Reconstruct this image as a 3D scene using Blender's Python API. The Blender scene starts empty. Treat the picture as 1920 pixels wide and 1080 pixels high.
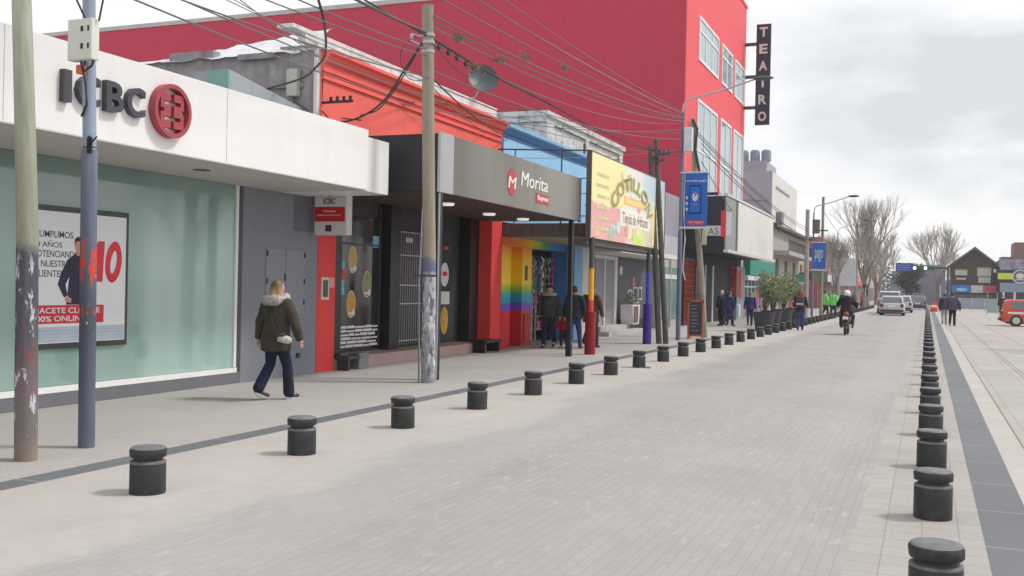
import bpy, bmesh, math, random
from mathutils import Vector, Matrix, noise as mnoise
R = math.radians
rnd = random.Random(7)
sc = bpy.context.scene
col = sc.collection
# ------------------------------------------------------------------ camera
YAW, PITCH, ROLL = R(22.0602), R(-0.1282), R(1.2)
f = Vector((-math.sin(YAW)*math.cos(PITCH), math.cos(YAW)*math.cos(PITCH), math.sin(PITCH)))
r = Vector((math.cos(YAW), math.sin(YAW), 0)); u = r.cross(f)
r2 = math.cos(ROLL)*r + math.sin(ROLL)*u; u2 = -math.sin(ROLL)*r + math.cos(ROLL)*u
cd = bpy.data.cameras.new('camera'); cam = bpy.data.objects.new('camera', cd); col.objects.link(cam)
m = Matrix((r2, u2, -f)).transposed().to_4x4(); m.translation = Vector((0, 0, 1.6)); cam.matrix_world = m
cd.sensor_width = 36; cd.lens = 36.0; cd.clip_end = 4000; cd.clip_start = .05
sc.camera = cam
# ------------------------------------------------------------------ world, sun, exposure
SUN_EL, SUN_AZ = R(52), R(62)          # azimuth from +Y towards +X
w = bpy.data.worlds.new('World'); sc.world = w; w.use_nodes = True
nt = w.node_tree; N = nt.nodes; L = nt.links; N.clear()
wo = N.new('ShaderNodeOutputWorld'); bg = N.new('ShaderNodeBackground'); bg.inputs[1].default_value = .1
sky = N.new('ShaderNodeTexSky'); sky.sky_type = 'NISHITA'; sky.sun_disc = False
sky.sun_elevation = SUN_EL; sky.sun_rotation = SUN_AZ
tc = N.new('ShaderNodeTexCoord'); mp = N.new('ShaderNodeMapping'); mp.inputs['Scale'].default_value = (1, 1, 2.6)
mp.inputs['Location'].default_value = (.35, .1, .2)
nz = N.new('ShaderNodeTexNoise'); nz.inputs['Scale'].default_value = 4.2; nz.inputs['Detail'].default_value = 5; nz.inputs['Roughness'].default_value = .58
L.new(tc.outputs['Generated'], mp.inputs[0]); L.new(mp.outputs[0], nz.inputs['Vector'])
def wdot(px, rad0, rad1):
    d = (f + r2*(px[0]-960)/1920 + u2*(540-px[1])/1920).normalized()
    v = N.new('ShaderNodeVectorMath'); v.operation = 'DOT_PRODUCT'; v.inputs[1].default_value = d
    nrm = N.new('ShaderNodeVectorMath'); nrm.operation = 'NORMALIZE'
    L.new(tc.outputs['Generated'], nrm.inputs[0]); L.new(nrm.outputs[0], v.inputs[0])
    mr = N.new('ShaderNodeMapRange'); mr.interpolation_type = 'SMOOTHSTEP'
    mr.inputs[1].default_value = math.cos(rad1); mr.inputs[2].default_value = math.cos(rad0)
    L.new(v.outputs['Value'], mr.inputs[0]); return mr.outputs[0]
def wmath(op, a, b):
    n = N.new('ShaderNodeMath'); n.operation = op
    for i, s in enumerate((a, b)):
        if isinstance(s, (int, float)): n.inputs[i].default_value = s
        else: L.new(s, n.inputs[i])
    return n.outputs[0]
b1 = wdot((1880, 210), R(1), R(7)); b2 = wdot((1660, 130), R(1), R(6.5)); b3 = wmath('ADD', wdot((2300, 160), R(2), R(11)), wmath('MULTIPLY', wdot((1500, 160), R(1), R(6)), .3))
blob = wmath('ADD', wmath('ADD', b1, wmath('MULTIPLY', b2, .6)), b3)
nn = N.new('ShaderNodeMapRange'); nn.inputs[1].default_value = .38; nn.inputs[2].default_value = .66; L.new(nz.outputs['Fac'], nn.inputs[0])
cl = wmath('ADD', wmath('MULTIPLY', nn.outputs[0], .30), wmath('MULTIPLY', blob, wmath('ADD', wmath('MULTIPLY', nn.outputs[0], .75), .16)))
cr = N.new('ShaderNodeValToRGB'); L.new(cl, cr.inputs[0])
cr.color_ramp.elements[0].color = (1, 1, 1, 1); cr.color_ramp.elements[0].position = .06
cr.color_ramp.elements[1].color = (.69, .71, .735, 1); cr.color_ramp.elements[1].position = 1.0
sc_ = N.new('ShaderNodeVectorMath'); sc_.operation = 'SCALE'; sc_.inputs['Scale'].default_value = 10.3; L.new(cr.outputs[0], sc_.inputs[0])
mx = N.new('ShaderNodeMixRGB'); mx.inputs[0].default_value = .93; L.new(sky.outputs[0], mx.inputs[1]); L.new(sc_.outputs[0], mx.inputs[2])
L.new(mx.outputs[0], bg.inputs[0]); L.new(bg.outputs[0], wo.inputs[0])
sd = bpy.data.lights.new('sun', 'SUN'); sd.energy = 2.3; sd.angle = R(9); sd.color = (1, .96, .9)
so = bpy.data.objects.new('sun', sd); col.objects.link(so)
so.rotation_euler = Vector((-math.sin(SUN_AZ)*math.cos(SUN_EL), -math.cos(SUN_AZ)*math.cos(SUN_EL), -math.sin(SUN_EL))).to_track_quat('-Z', 'Y').to_euler()
sc.view_settings.view_transform = 'Standard'; sc.view_settings.look = 'None'; sc.view_settings.gamma = 1
sc.view_settings.exposure = 0.12
# ------------------------------------------------------------------ materials
def srgb(c):
    return tuple(((v/255)/12.92 if v/255 <= .04045 else ((v/255+.055)/1.055)**2.4) for v in c)
class NT:
    def __init__(s, name):
        s.m = bpy.data.materials.new(name); s.m.use_nodes = True; s.t = s.m.node_tree; s.n = s.t.nodes; s.l = s.t.links
        s.b = s.n['Principled BSDF']
        s.tc = s.n.new('ShaderNodeTexCoord')
    def new(s, t, **k):
        n = s.n.new('ShaderNode'+t)
        for a, v in k.items(): setattr(n, a, v)
        return n
    def link(s, a, b): s.l.new(a, b)
    def noise(s, scale, detail=4, stretch=(1, 1, 1), rough=.55, loc=(0, 0, 0)):
        mp = s.new('Mapping'); mp.inputs['Scale'].default_value = stretch; mp.inputs['Location'].default_value = loc
        s.link(s.tc.outputs['Object'], mp.inputs[0])
        n = s.new('TexNoise'); n.inputs['Scale'].default_value = scale; n.inputs['Detail'].default_value = detail; n.inputs['Roughness'].default_value = rough
        s.link(mp.outputs[0], n.inputs['Vector']); return n.outputs['Fac']
    def rng(s, v, a, b, c=0, d=1, smooth=False):
        n = s.new('MapRange'); n.inputs[1].default_value = a; n.inputs[2].default_value = b; n.inputs[3].default_value = c; n.inputs[4].default_value = d
        if smooth: n.interpolation_type = 'SMOOTHSTEP'
        s.link(v, n.inputs[0]); return n.outputs[0]
    def mix(s, fac, a, b, mode='MIX'):
        n = s.new('MixRGB'); n.blend_type = mode
        for i, v in enumerate((fac, a, b)):
            if isinstance(v, (int, float)): n.inputs[i].default_value = v
            elif isinstance(v, tuple): n.inputs[i].default_value = (*v[:3], 1)
            else: s.link(v, n.inputs[i])
        return n.outputs[0]
    def math(s, op, a, b=0):
        n = s.new('Math'); n.operation = op
        for i, v in enumerate((a, b)):
            if isinstance(v, (int, float)): n.inputs[i].default_value = v
            else: s.link(v, n.inputs[i])
        return n.outputs[0]
    def xyz(s):
        n = s.new('SeparateXYZ'); s.link(s.tc.outputs['Object'], n.inputs[0]); return n.outputs
    def bump(s, h, strength=.3, dist=.01):
        n = s.new('Bump'); n.inputs['Strength'].default_value = strength; n.inputs['Distance'].default_value = dist
        s.link(h, n.inputs['Height']); s.link(n.outputs[0], s.b.inputs['Normal'])
    def out(s, c, rough=.7, metal=0, spec=.5):
        if isinstance(c, tuple): s.b.inputs['Base Color'].default_value = (*c[:3], 1)
        else: s.link(c, s.b.inputs['Base Color'])
        if isinstance(rough, (int, float)): s.b.inputs['Roughness'].default_value = rough
        else: s.link(rough, s.b.inputs['Roughness'])
        s.b.inputs['Metallic'].default_value = metal; s.b.inputs['Specular IOR Level'].default_value = spec
        return s.m
_mc = {}
def M(name, c, rough=.7, var=.12, scale=2.5, metal=0, spec=.4, bump=0, streak=0, emit=0, dirt=0, dirtc=(.12, .1, .09)):
    """painted / plain surface with tonal variation, optional vertical streaks and dirt spots (c is linear)"""
    if name in _mc: return _mc[name]
    t = NT(name)
    a = t.noise(scale, 5, loc=(len(name)*1.7, 3, 1)); b = t.noise(scale*14, 3)
    k = t.math('ADD', t.math('MULTIPLY', a, .7), t.math('MULTIPLY', b, .3))
    fac = t.rng(k, .3, .7)
    cc = t.mix(fac, tuple(v*(1-var) for v in c), tuple(min(v*(1+var), .92) for v in c))
    if streak:
        s_ = t.noise(3.2, 4, (2.2, 2.2, .22)); cc = t.mix(t.rng(s_, .48, .75, 0, streak), cc, tuple(v*.35 for v in c))
    if dirt:
        s_ = t.noise(5, 6, rough=.7, loc=(9, 2, 4)); cc = t.mix(t.rng(s_, .52, .66, 0, dirt), cc, dirtc)
    mt = t.out(cc, t.rng(a, .2, .8, max(rough-.08, .03), min(rough+.1, 1)), metal, spec)
    if bump: t.bump(b, bump, .01)
    if emit:
        t.b.inputs['Emission Color'].default_value = (*c, 1); t.b.inputs['Emission Strength'].default_value = emit
    _mc[name] = mt; return mt
def MS(name, c255, **k): return M(name, srgb(c255), **k)
def brickmat(name, c1, c2, mort, bw, bh, ms=.006, rot=0, rough=.8, var=.2, speck=0, off=.5, patch=.0):
    t = NT(name)
    mp = t.new('Mapping'); mp.inputs['Rotation'].default_value = (0, 0, rot); t.link(t.tc.outputs['Object'], mp.inputs[0])
    wv = t.new('TexNoise'); wv.inputs['Scale'].default_value = 1.7
    b = t.new('TexBrick'); b.offset = off; b.inputs['Scale'].default_value = 1
    b.inputs['Brick Width'].default_value = bw; b.inputs['Row Height'].default_value = bh; b.inputs['Mortar Size'].default_value = ms
    b.inputs['Mortar Smooth'].default_value = .3; b.inputs['Bias'].default_value = -.1
    b.inputs['Color1'].default_value = (*c1, 1); b.inputs['Color2'].default_value = (*c2, 1); b.inputs['Mortar'].default_value = (*mort, 1)
    t.link(mp.outputs[0], b.inputs['Vector'])
    big = t.noise(.35, 6, rough=.6); fine = t.noise(30, 3)
    c = t.mix(t.rng(big, .35, .68), b.outputs[0], (1-var, 1-var, 1-var*.9), 'MULTIPLY')
    c = t.mix(.25, c, t.mix(t.rng(fine, .3, .7), (.55,)*3, (1.0,)*3), 'MULTIPLY')
    if speck:
        st = t.noise(9, 2, (1.0, .22, 1) if rot else (.22, 1, 1), loc=(4, 4, 4))
        c = t.mix(t.rng(st, .66, .70, 0, speck), c, (.78, .75, .70))
        dk = t.noise(1.3, 5, rough=.75, loc=(7, 1, 2)); c = t.mix(t.rng(dk, .66, .78, 0, .35), c, (.20, .185, .17))
    m_ = t.out(c, rough, 0, .25); t.bump(b.outputs['Fac'], -.25, .004); return m_
# ------------------------------------------------------------------ mesh builder
ORG = {}
class MB:
    def __init__(s): s.v = []; s.f = []; s.mi = []
    def add(s, vs, fs, m=0):
        o = len(s.v); s.v += [tuple(v) for v in vs]; s.f += [tuple(i+o for i in q) for q in fs]; s.mi += [m]*len(fs); return s
    def box(s, x0, x1, y0, y1, z0, z1, m=0):
        if x0 > x1: x0, x1 = x1, x0
        if y0 > y1: y0, y1 = y1, y0
        if z0 > z1: z0, z1 = z1, z0
        return s.add([(x0,y0,z0),(x1,y0,z0),(x1,y1,z0),(x0,y1,z0),(x0,y0,z1),(x1,y0,z1),(x1,y1,z1),(x0,y1,z1)],
            [(0,3,2,1),(4,5,6,7),(0,1,5,4),(1,2,6,5),(2,3,7,6),(3,0,4,7)], m)
    def prism(s, poly, axis, a, b, m=0):
        """poly: 2-D outline; axis 'x' -> (y,z), 'y' -> (x,z), 'z' -> (x,y)"""
        n = len(poly)
        def P(p, t): return {'x': (t, p[0], p[1]), 'y': (p[0], t, p[1]), 'z': (p[0], p[1], t)}[axis]
        ar = sum(poly[i][0]*poly[(i+1) % n][1]-poly[(i+1) % n][0]*poly[i][1] for i in range(n))
        if ar < 0: poly = poly[::-1]
        if axis == 'y': poly = poly[::-1]
        if a > b: a, b = b, a
        vs = [P(p, a) for p in poly]+[P(p, b) for p in poly]
        fs = [tuple(range(n))[::-1], tuple(range(n, 2*n))]+[(i, (i+1) % n, n+(i+1) % n, n+i) for i in range(n)]
        return s.add(vs, fs, m)
    def cyl(s, p0, p1, r0, r1=None, n=12, cap=True, m=0):
        if r1 is None: r1 = r0
        p0 = Vector(p0); p1 = Vector(p1); d = (p1-p0)
        if d.length < 1e-6: return s
        q = d.to_track_quat('Z', 'Y'); vs = []
        for p, rr in ((p0, r0), (p1, r1)):
            for i in range(n):
                a = 2*math.pi*i/n; vs.append(p+q @ Vector((rr*math.cos(a), rr*math.sin(a), 0)))
        fs = [(i, (i+1) % n, n+(i+1) % n, n+i) for i in range(n)]
        if cap: fs += [tuple(range(n))[::-1], tuple(range(n, 2*n))]
        return s.add(vs, fs, m)
    def tube(s, pts, rad, n=6, m=0):
        pts = [Vector(p) for p in pts]; k = len(pts); rads = rad if isinstance(rad, (list, tuple)) else [rad]*k; vs = []
        for j, p in enumerate(pts):
            d = (pts[min(j+1, k-1)]-pts[max(j-1, 0)]).normalized(); q = d.to_track_quat('Z', 'Y')
            for i in range(n):
                a = 2*math.pi*i/n; vs.append(p+q @ Vector((rads[j]*math.cos(a), rads[j]*math.sin(a), 0)))
        fs = []
        for j in range(k-1):
            for i in range(n): fs.append((j*n+i, j*n+(i+1) % n, (j+1)*n+(i+1) % n, (j+1)*n+i))
        fs += [tuple(range(n))[::-1], tuple(range((k-1)*n, k*n))]
        return s.add(vs, fs, m)
    def lathe(s, c, prof, n=24, m=0, jit=0):
        vs = []
        for (rr, z) in prof:
            for i in range(n):
                a = 2*math.pi*i/n; q = rr*(1+jit*(rnd.random()-.5)); vs.append((c[0]+q*math.cos(a), c[1]+q*math.sin(a), c[2]+z))
        k = len(prof); fs = []
        for j in range(k-1):
            for i in range(n): fs.append((j*n+i, j*n+(i+1) % n, (j+1)*n+(i+1) % n, (j+1)*n+i))
        fs += [tuple(range(n))[::-1], tuple(range((k-1)*n, k*n))]
        return s.add(vs, fs, m)
    def ell(s, c, rad, n=12, k=8, rot=None, m=0):
        vs = []; fs = []; c = Vector(c)
        for j in range(k+1):
            th = math.pi*j/k
            for i in range(n):
                a = 2*math.pi*i/n; v = Vector((rad[0]*math.sin(th)*math.cos(a), rad[1]*math.sin(th)*math.sin(a), -rad[2]*math.cos(th)))
                if j in (0, k): v = Vector((0, 0, -rad[2] if j == 0 else rad[2]))+Vector((math.cos(a), math.sin(a), 0))*1e-4
                if rot: v = rot @ v
                vs.append(c+v)
        for j in range(k):
            for i in range(n): fs.append((j*n+i, j*n+(i+1) % n, (j+1)*n+(i+1) % n, (j+1)*n+i))
        fs += [tuple(range(n))[::-1], tuple(range(k*n, k*n+n))]
        return s.add(vs, fs, m)
    def cap(s, p0, r0, p1, r1, n=10):
        p0 = Vector(p0); p1 = Vector(p1); d = (p1-p0).normalized(); pts = []; rr = []
        for a in (-80, -55, -25): pts.append(p0+d*r0*math.sin(R(a))); rr.append(r0*math.cos(R(a)))
        pts.append(p0); rr.append(r0); pts.append(p1); rr.append(r1)
        for a in (25, 55, 80): pts.append(p1+d*r1*math.sin(R(a))); rr.append(r1*math.cos(R(a)))
        q = d.to_track_quat('Z', 'Y'); vs = []
        for p, rad in zip(pts, rr):
            for i in range(n):
                a = 2*math.pi*i/n; vs.append(p+q @ Vector((rad*math.cos(a), rad*math.sin(a), 0)))
        k = len(pts); fs = [(j*n+i, j*n+(i+1) % n, (j+1)*n+(i+1) % n, (j+1)*n+i) for j in range(k-1) for i in range(n)]
        fs += [tuple(range(n))[::-1], tuple(range((k-1)*n, k*n))]
        return s.add(vs, fs)
    def loft(s, rings, n=16):
        """rings: (z, rx, ry, cx, cy)"""
        vs = []
        for (z, rx, ry, cx, cy) in rings:
            for i in range(n):
                a = 2*math.pi*i/n; vs.append((cx+rx*math.cos(a), cy+ry*math.sin(a), z))
        k = len(rings); fs = [(j*n+i, j*n+(i+1) % n, (j+1)*n+(i+1) % n, (j+1)*n+i) for j in range(k-1) for i in range(n)]
        fs += [tuple(range(n))[::-1], tuple(range((k-1)*n, k*n))]
        return s.add(vs, fs)
    def each(s, name, mats, parent=None, **k):
        """one object per connected piece"""
        n = len(s.v); p = list(range(n))
        def fd(a):
            while p[a] != a: p[a] = p[p[a]]; a = p[a]
            return a
        for q in s.f:
            for i in q[1:]: p[fd(i)] = fd(q[0])
        gr = {}
        for q, mi in zip(s.f, s.mi): gr.setdefault(fd(q[0]), []).append((q, mi))
        for g in gr.values():
            ix = sorted({i for q, _ in g for i in q}); mp_ = {a: b for b, a in enumerate(ix)}
            o = MB(); o.v = [s.v[i] for i in ix]; o.f = [tuple(mp_[i] for i in q) for q, _ in g]; o.mi = [m_ for _, m_ in g]; o.build(name, mats, parent, **k)
    def mesh(s, name, off=(0, 0, 0)):
        me = bpy.data.meshes.new(name)
        me.from_pydata([(v[0]-off[0], v[1]-off[1], v[2]-off[2]) for v in s.v], [], s.f); me.update(); return me
    def build(s, name, mats, parent=None, smooth=False, bevel=0, origin=None, voxel=0, sm=0):
        if not isinstance(mats, (list, tuple)): mats = [mats]
        if parent is not None: off = ORG[parent.name]
        elif origin is not None: off = origin
        else:
            xs = [v[0] for v in s.v]; ys = [v[1] for v in s.v]; zs = [v[2] for v in s.v]
            off = ((min(xs)+max(xs))/2, (min(ys)+max(ys))/2, min(zs))
        me = s.mesh(name, off)
        o = bpy.data.objects.new(name, me); col.objects.link(o)
        if voxel or bevel:
            if voxel:
                md = o.modifiers.new('r', 'REMESH'); md.mode = 'VOXEL'; md.voxel_size = voxel
                if sm: q = o.modifiers.new('s', 'SMOOTH'); q.iterations = sm; q.factor = .5
            if bevel:
                md = o.modifiers.new('b', 'BEVEL'); md.width = bevel; md.segments = 2; md.limit_method = 'ANGLE'; md.angle_limit = R(40)
            dg = bpy.context.evaluated_depsgraph_get(); me2 = bpy.data.meshes.new_from_object(o.evaluated_get(dg))
            o.modifiers.clear(); o.data = me2; me = me2
        me.name = name
        me.materials.clear()
        for mm in mats: me.materials.append(mm)
        if len(mats) > 1 and len(me.polygons) == len(s.mi): me.polygons.foreach_set('material_index', s.mi)
        if smooth or voxel: me.polygons.foreach_set('use_smooth', [True]*len(me.polygons))
        if smooth and not voxel and hasattr(me, 'set_sharp_from_angle'): me.set_sharp_from_angle(angle=R(40))
        if parent is not None: o.parent = parent; ORG[o.name] = off
        else: o.location = off; ORG[o.name] = tuple(off)
        return o
def thing(name, label, cat, loc=(0, 0, 0), group=None):
    o = bpy.data.objects.new(name, None); col.objects.link(o); o.location = loc; o.empty_display_size = .1
    o['label'] = label; o['category'] = cat
    if group: o['group'] = group
    ORG[o.name] = tuple(loc); return o
def tag(o, label, cat, group=None):
    o['label'] = label; o['category'] = cat
    if group: o['group'] = group
    return o
def struct(o): o['kind'] = 'structure'; return o
def dup(root, loc, rz=0, label=None, group=None, scale=1, name=None):
    def cp(o, parent):
        c = o.copy(); col.objects.link(c); c.parent = parent
        for ch in list(o.children): cp(ch, c)
        return c
    c = cp(root, None); c.location = loc; c.rotation_euler = (0, 0, rz); c.scale = (scale,)*3
    if label: c['label'] = label
    if group: c['group'] = group
    return c
def text_mesh(s, box, face, plane, mat, name, parent, depth=.006, bold=0, shear=0, origin=None, arc=None):
    """text fitted to box=(u0,u1,v0,v1) on a wall: face 'X' (faces +X, u=Y, v=Z) or 'Y' (faces -Y, u=X, v=Z)"""
    cu = bpy.data.curves.new('t', 'FONT'); cu.body = s; cu.size = 1; cu.offset = bold; cu.shear = shear; cu.resolution_u = 3
    cu.align_x = 'CENTER' if '\n' in s and not s.startswith('\t') else 'LEFT'
    o = bpy.data.objects.new('t', cu); col.objects.link(o)
    dg = bpy.context.evaluated_depsgraph_get(); me = bpy.data.meshes.new_from_object(o.evaluated_get(dg))
    bpy.data.objects.remove(o); bpy.data.curves.remove(cu)
    bm = bmesh.new(); bm.from_mesh(me); bpy.data.meshes.remove(me)
    g = bmesh.ops.extrude_face_region(bm, geom=bm.faces[:]); bm.verts.ensure_lookup_table()
    ev = [e for e in g['geom'] if isinstance(e, bmesh.types.BMVert)]
    for v in ev: v.co.z = 1
    bmesh.ops.recalc_face_normals(bm, faces=bm.faces[:])
    xs = [v.co.x for v in bm.verts]; ys = [v.co.y for v in bm.verts]; x0, x1, y0, y1 = min(xs), max(xs), min(ys), max(ys)
    bm.verts.index_update(); mb = MB(); vs = []
    for v in bm.verts:
        a = (v.co.x-x0)/(x1-x0); b = (v.co.y-y0)/(y1-y0)
        uu = box[0]+a*(box[1]-box[0]); vv = box[2]+b*(box[3]-box[2]); d = depth*v.co.z
        if arc:   # bend along an arc: centre (cu,cv), radius, from angle a0 to a1, letter height h
            ang = R(arc[3]+(arc[4]-arc[3])*a); rr = arc[2]+b*arc[5]; uu = arc[0]+rr*arc[6]*math.cos(ang); vv = arc[1]+rr*math.sin(ang)
        vs.append((plane+d, uu, vv) if face == 'X' else (uu, plane-d, vv))
    mb.add(vs, [tuple(v.index for v in fc.verts) for fc in bm.faces]); bm.free()
    return mb.build(name, mat, parent, origin=origin)
def panel(mb, face, plane, u0, u1, v0, v1, d, m=0):
    if face == 'X': mb.box(plane, plane+d, u0, u1, v0, v1, m)
    else: mb.box(u0, u1, plane-d, plane, v0, v1, m)
    return mb
def disc(mb, face, plane, cu_, cv, ru, rv, d, n=28, m=0):
    poly = [(cu_+ru*math.cos(2*math.pi*i/n), cv+rv*math.sin(2*math.pi*i/n)) for i in range(n)]
    if face == 'X': mb.prism(poly, 'x', plane, plane+d, m)
    else: mb.prism(poly, 'y', plane-d, plane, m)
    return mb
# ------------------------------------------------------------------ shared materials
def roadmat():
    t = NT('road_pavers'); X = t.xyz()
    mp = t.new('Mapping'); mp.inputs['Rotation'].default_value = (0, 0, R(90)); t.link(t.tc.outputs['Object'], mp.inputs[0])
    b = t.new('TexBrick'); b.inputs['Scale'].default_value = 1; b.inputs['Brick Width'].default_value = .20; b.inputs['Row Height'].default_value = .08
    b.inputs['Mortar Size'].default_value = .006; b.inputs['Mortar Smooth'].default_value = .4; b.inputs['Bias'].default_value = 0
    b.inputs['Color1'].default_value = (.342, .330, .327, 1); b.inputs['Color2'].default_value = (.368, .354, .350, 1); b.inputs['Mortar'].default_value = (.312, .298, .290, 1)
    t.link(mp.outputs[0], b.inputs['Vector'])
    st = t.noise(15, 2, (1.0, .20, 1), loc=(4, 4, 4)); zone = t.noise(.5, 3, loc=(8, 2, 1))
    c = t.mix(t.math('MULTIPLY', t.rng(st, .60, .66, 0, .42), t.rng(zone, .40, .60)), b.outputs[0], (.54, .52, .51))
    big = t.noise(.45, 7, rough=.62); c = t.mix(t.rng(big, .33, .68), c, (.87, .865, .875), 'MULTIPLY')
    lane = t.noise(.5, 3, (1.6, .06, 1), loc=(1, 2, 3)); c = t.mix(t.rng(lane, .38, .62, 0, .35), c, (.41, .40, .395))
    fine = t.noise(45, 3); c = t.mix(.18, c, t.mix(t.rng(fine, .3, .7), (.55,)*3, (1.0,)*3), 'MULTIPLY')
    dk = t.noise(1.1, 6, rough=.8, loc=(7, 1, 2)); c = t.mix(t.rng(dk, .60, .76, 0, .5), c, (.25, .238, .232))
    # beige dusty edge along the left kerb paving
    e = t.math('ADD', X[0], t.math('MULTIPLY', t.math('SUBTRACT', t.noise(1.4, 5, (1, .35, 1)), .5), 1.5))
    con = t.mix(t.rng(t.noise(6, 5), .3, .7), (.39, .366, .344), (.432, .408, .384))
    con = t.mix(t.rng(dk, .60, .78, 0, .35), con, (.34, .32, .30))
    c = t.mix(t.rng(e, -4.75, -4.15, 1, 0, True), c, con)
    m_ = t.out(c, .85, 0, .2); t.bump(b.outputs['Fac'], -.2, .004); return m_
G_ROAD = roadmat()
G_CONC = M('beige_concrete', (.413, .39, .367), rough=.85, var=.1, scale=1.2, bump=.15, dirt=.25, dirtc=(.36, .33, .30))
G_BLOCK = brickmat('beige_blocks', (.375, .355, .334), (.412, .39, .367), (.305, .282, .26), .23, .23, .006, 0, var=.12, off=0)
G_TILE = brickmat('sidewalk_tiles', (.41, .393, .376), (.44, .42, .40), (.345, .328, .31), 1.0, 1.0, .006, 0, var=.12, off=0)
G_DARK = brickmat('dark_granite', (.155, .16, .175), (.17, .177, .19), (.30, .30, .30), 1.2, 3.0, .012, R(90), rough=.6, var=.15, off=0)
G_PLAZA = brickmat('plaza_slabs', (.405, .383, .36), (.45, .424, .398), (.345, .318, .293), 1.1, .55, .010, R(90), var=.16)
G_GROUND = M('city_ground', (.40, .37, .34), rough=.9, scale=.2)
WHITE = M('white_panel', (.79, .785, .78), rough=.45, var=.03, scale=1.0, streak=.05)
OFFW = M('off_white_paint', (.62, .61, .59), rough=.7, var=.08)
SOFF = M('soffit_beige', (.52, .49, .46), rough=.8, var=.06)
GREYW = MS('grey_wall_paint', (128, 131, 140), var=.05, scale=1.5, streak=.08)
PLINTH = MS('grey_plinth', (108, 110, 116), var=.08, dirt=.2)
CHAR = M('charcoal_metal', (.06, .06, .065), rough=.45, var=.25, spec=.5)
CORAL = MS('coral_paint', (238, 104, 94), var=.07, scale=1.2, streak=.12)
RED = MS('red_paint', (224, 66, 64), var=.08, streak=.1)
DKRED = MS('dark_red_paint', (140, 24, 30), var=.12)
BLACK = M('black_paint', (.014, .014, .016), rough=.4, var=.3)
DGLASS = M('dark_glass', (.03, .032, .034), rough=.06, var=.3, spec=.8)
DWALL = M('dark_grey_wall', (.042, .045, .05), rough=.65, var=.12)
STEEL = M('galvanised_steel', (.42, .43, .45), rough=.4, var=.15, metal=.5)
LGREY = M('light_grey_metal', (.55, .56, .56), rough=.5, var=.06, dirt=.15)
CONCR = M('weathered_concrete', (.30, .285, .29), rough=.95, var=.3, scale=3, bump=.5, streak=.55, dirt=.35, dirtc=(.12, .11, .11))
CABLE = M('cable_black', (.035, .033, .035), rough=.5)
CABLEG = M('cable_grey', (.15, .135, .14), rough=.5)
WOOD = M('pole_wood', (.30, .265, .215), rough=.85, var=.22, scale=5, streak=.45)
WOODD = M('dark_pole_wood', (.10, .095, .09), rough=.85, var=.35, scale=5, streak=.4)
SKIN = M('skin', (.48, .29, .22), rough=.55, var=.06)
PAPER = M('white_paper', (.74, .73, .74), rough=.6, var=.03)
INK = M('dark_ink', (.09, .09, .10), rough=.6)
# ------------------------------------------------------------------ ground
def sheet(name, mat, x0, x1, y0, y1, z):
    mb = MB(); mb.add([(x0, y0, z), (x1, y0, z), (x1, y1, z), (x0, y1, z)], [(0, 1, 2, 3)]); return struct(mb.build(name, mat, origin=(0, 0, 0)))
sheet('ground', G_GROUND, -500, 500, -60, 900, -.03)
YE = 420
sheet('road', G_ROAD, -5.0, -.42, -8, YE, 0)
sheet('paving_strip', G_CONC, -6.34, -5.0, -8, YE, 0)
sheet('paving_strip', G_BLOCK, -.42, .38, -8, YE, 0)
sheet('drain_strip', G_DARK, -6.60, -6.34, -8, YE, .001)
sheet('drain_strip', G_DARK, .38, .72, -8, YE, .001)
sheet('sidewalk', G_TILE, -11.9, -6.60, -8, YE, 0)
sheet('paving_strip', G_CONC, .72, .96, -8, YE, 0)
sheet('plaza', G_PLAZA, .96, 60, -8, YE, 0)
mb = MB()
for a, b in ((.975, 0), (1.78, 0), (1.86, 0), (2.9, 0)): mb.box(a, a+.014, -8, YE, -.02, .004)
struct(mb.build('channel_rail', M('rail_dark', (.22, .19, .165), rough=.7), origin=(0, 0, 0)))
# ------------------------------------------------------------------ bollards
bol_m = M('bollard_black', (.020, .020, .023), rough=.5, var=.45, scale=9, bump=.25, dirt=.25, dirtc=(.12, .11, .10), spec=.5)
bol_t = M('bollard_worn_top', (.15, .15, .16), rough=.6, var=.4, scale=12, bump=.4)
def bollard(loc, label, group, jit):
    B_ = .94
    t = thing('bollard', label, 'bollard', loc, group); x, y, z = loc
    MB().lathe(loc, [(q_*B_, w_*B_) for q_, w_ in [(.138, 0), (.140, .01), (.138, .248), (.134, .255), (.116, .259), (.112, .268), (.113, .282)]], 32).build('post', bol_m, t, smooth=True)
    MB().lathe(loc, [(q_*B_, w_*B_) for q_, w_ in [(.113, .282), (.136, .288), (.142, .30), (.143, .342), (.137, .356)]], 32, jit=jit).build('cap', bol_m, t, smooth=True)
    MB().lathe(loc, [(q_*B_, w_*B_) for q_, w_ in [(.137, .356), (.124, .366), (.06, .371), (.01, .372)]], 32, jit=jit).build('cap_top', bol_t, t, smooth=True)
    MB().lathe(loc, [(.1385*B_, .240*B_), (.1395*B_, .247*B_), (.136*B_, .2555*B_), (.118*B_, .2615*B_), (.112*B_, .2605*B_)], 32).build('worn_rim', bol_t, t, smooth=True)
    return t
GL, GR_ = 'black bollards along the left pavement edge', 'black bollards down the right side of the road'
pl = bollard((-5.36, 6.07, 0), 'black bollard nearest the camera in the left row', 'x', .02); pl['group'] = GL
pl2 = bollard((-5.36, 6.07+2.016*54, 0), 'black bollard in the left row far up the street', GL, .05); pl3 = bollard((-5.36, 6.07+2.016*55, 0), 'black bollard in the left row far up the street', GL, .09)
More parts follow.
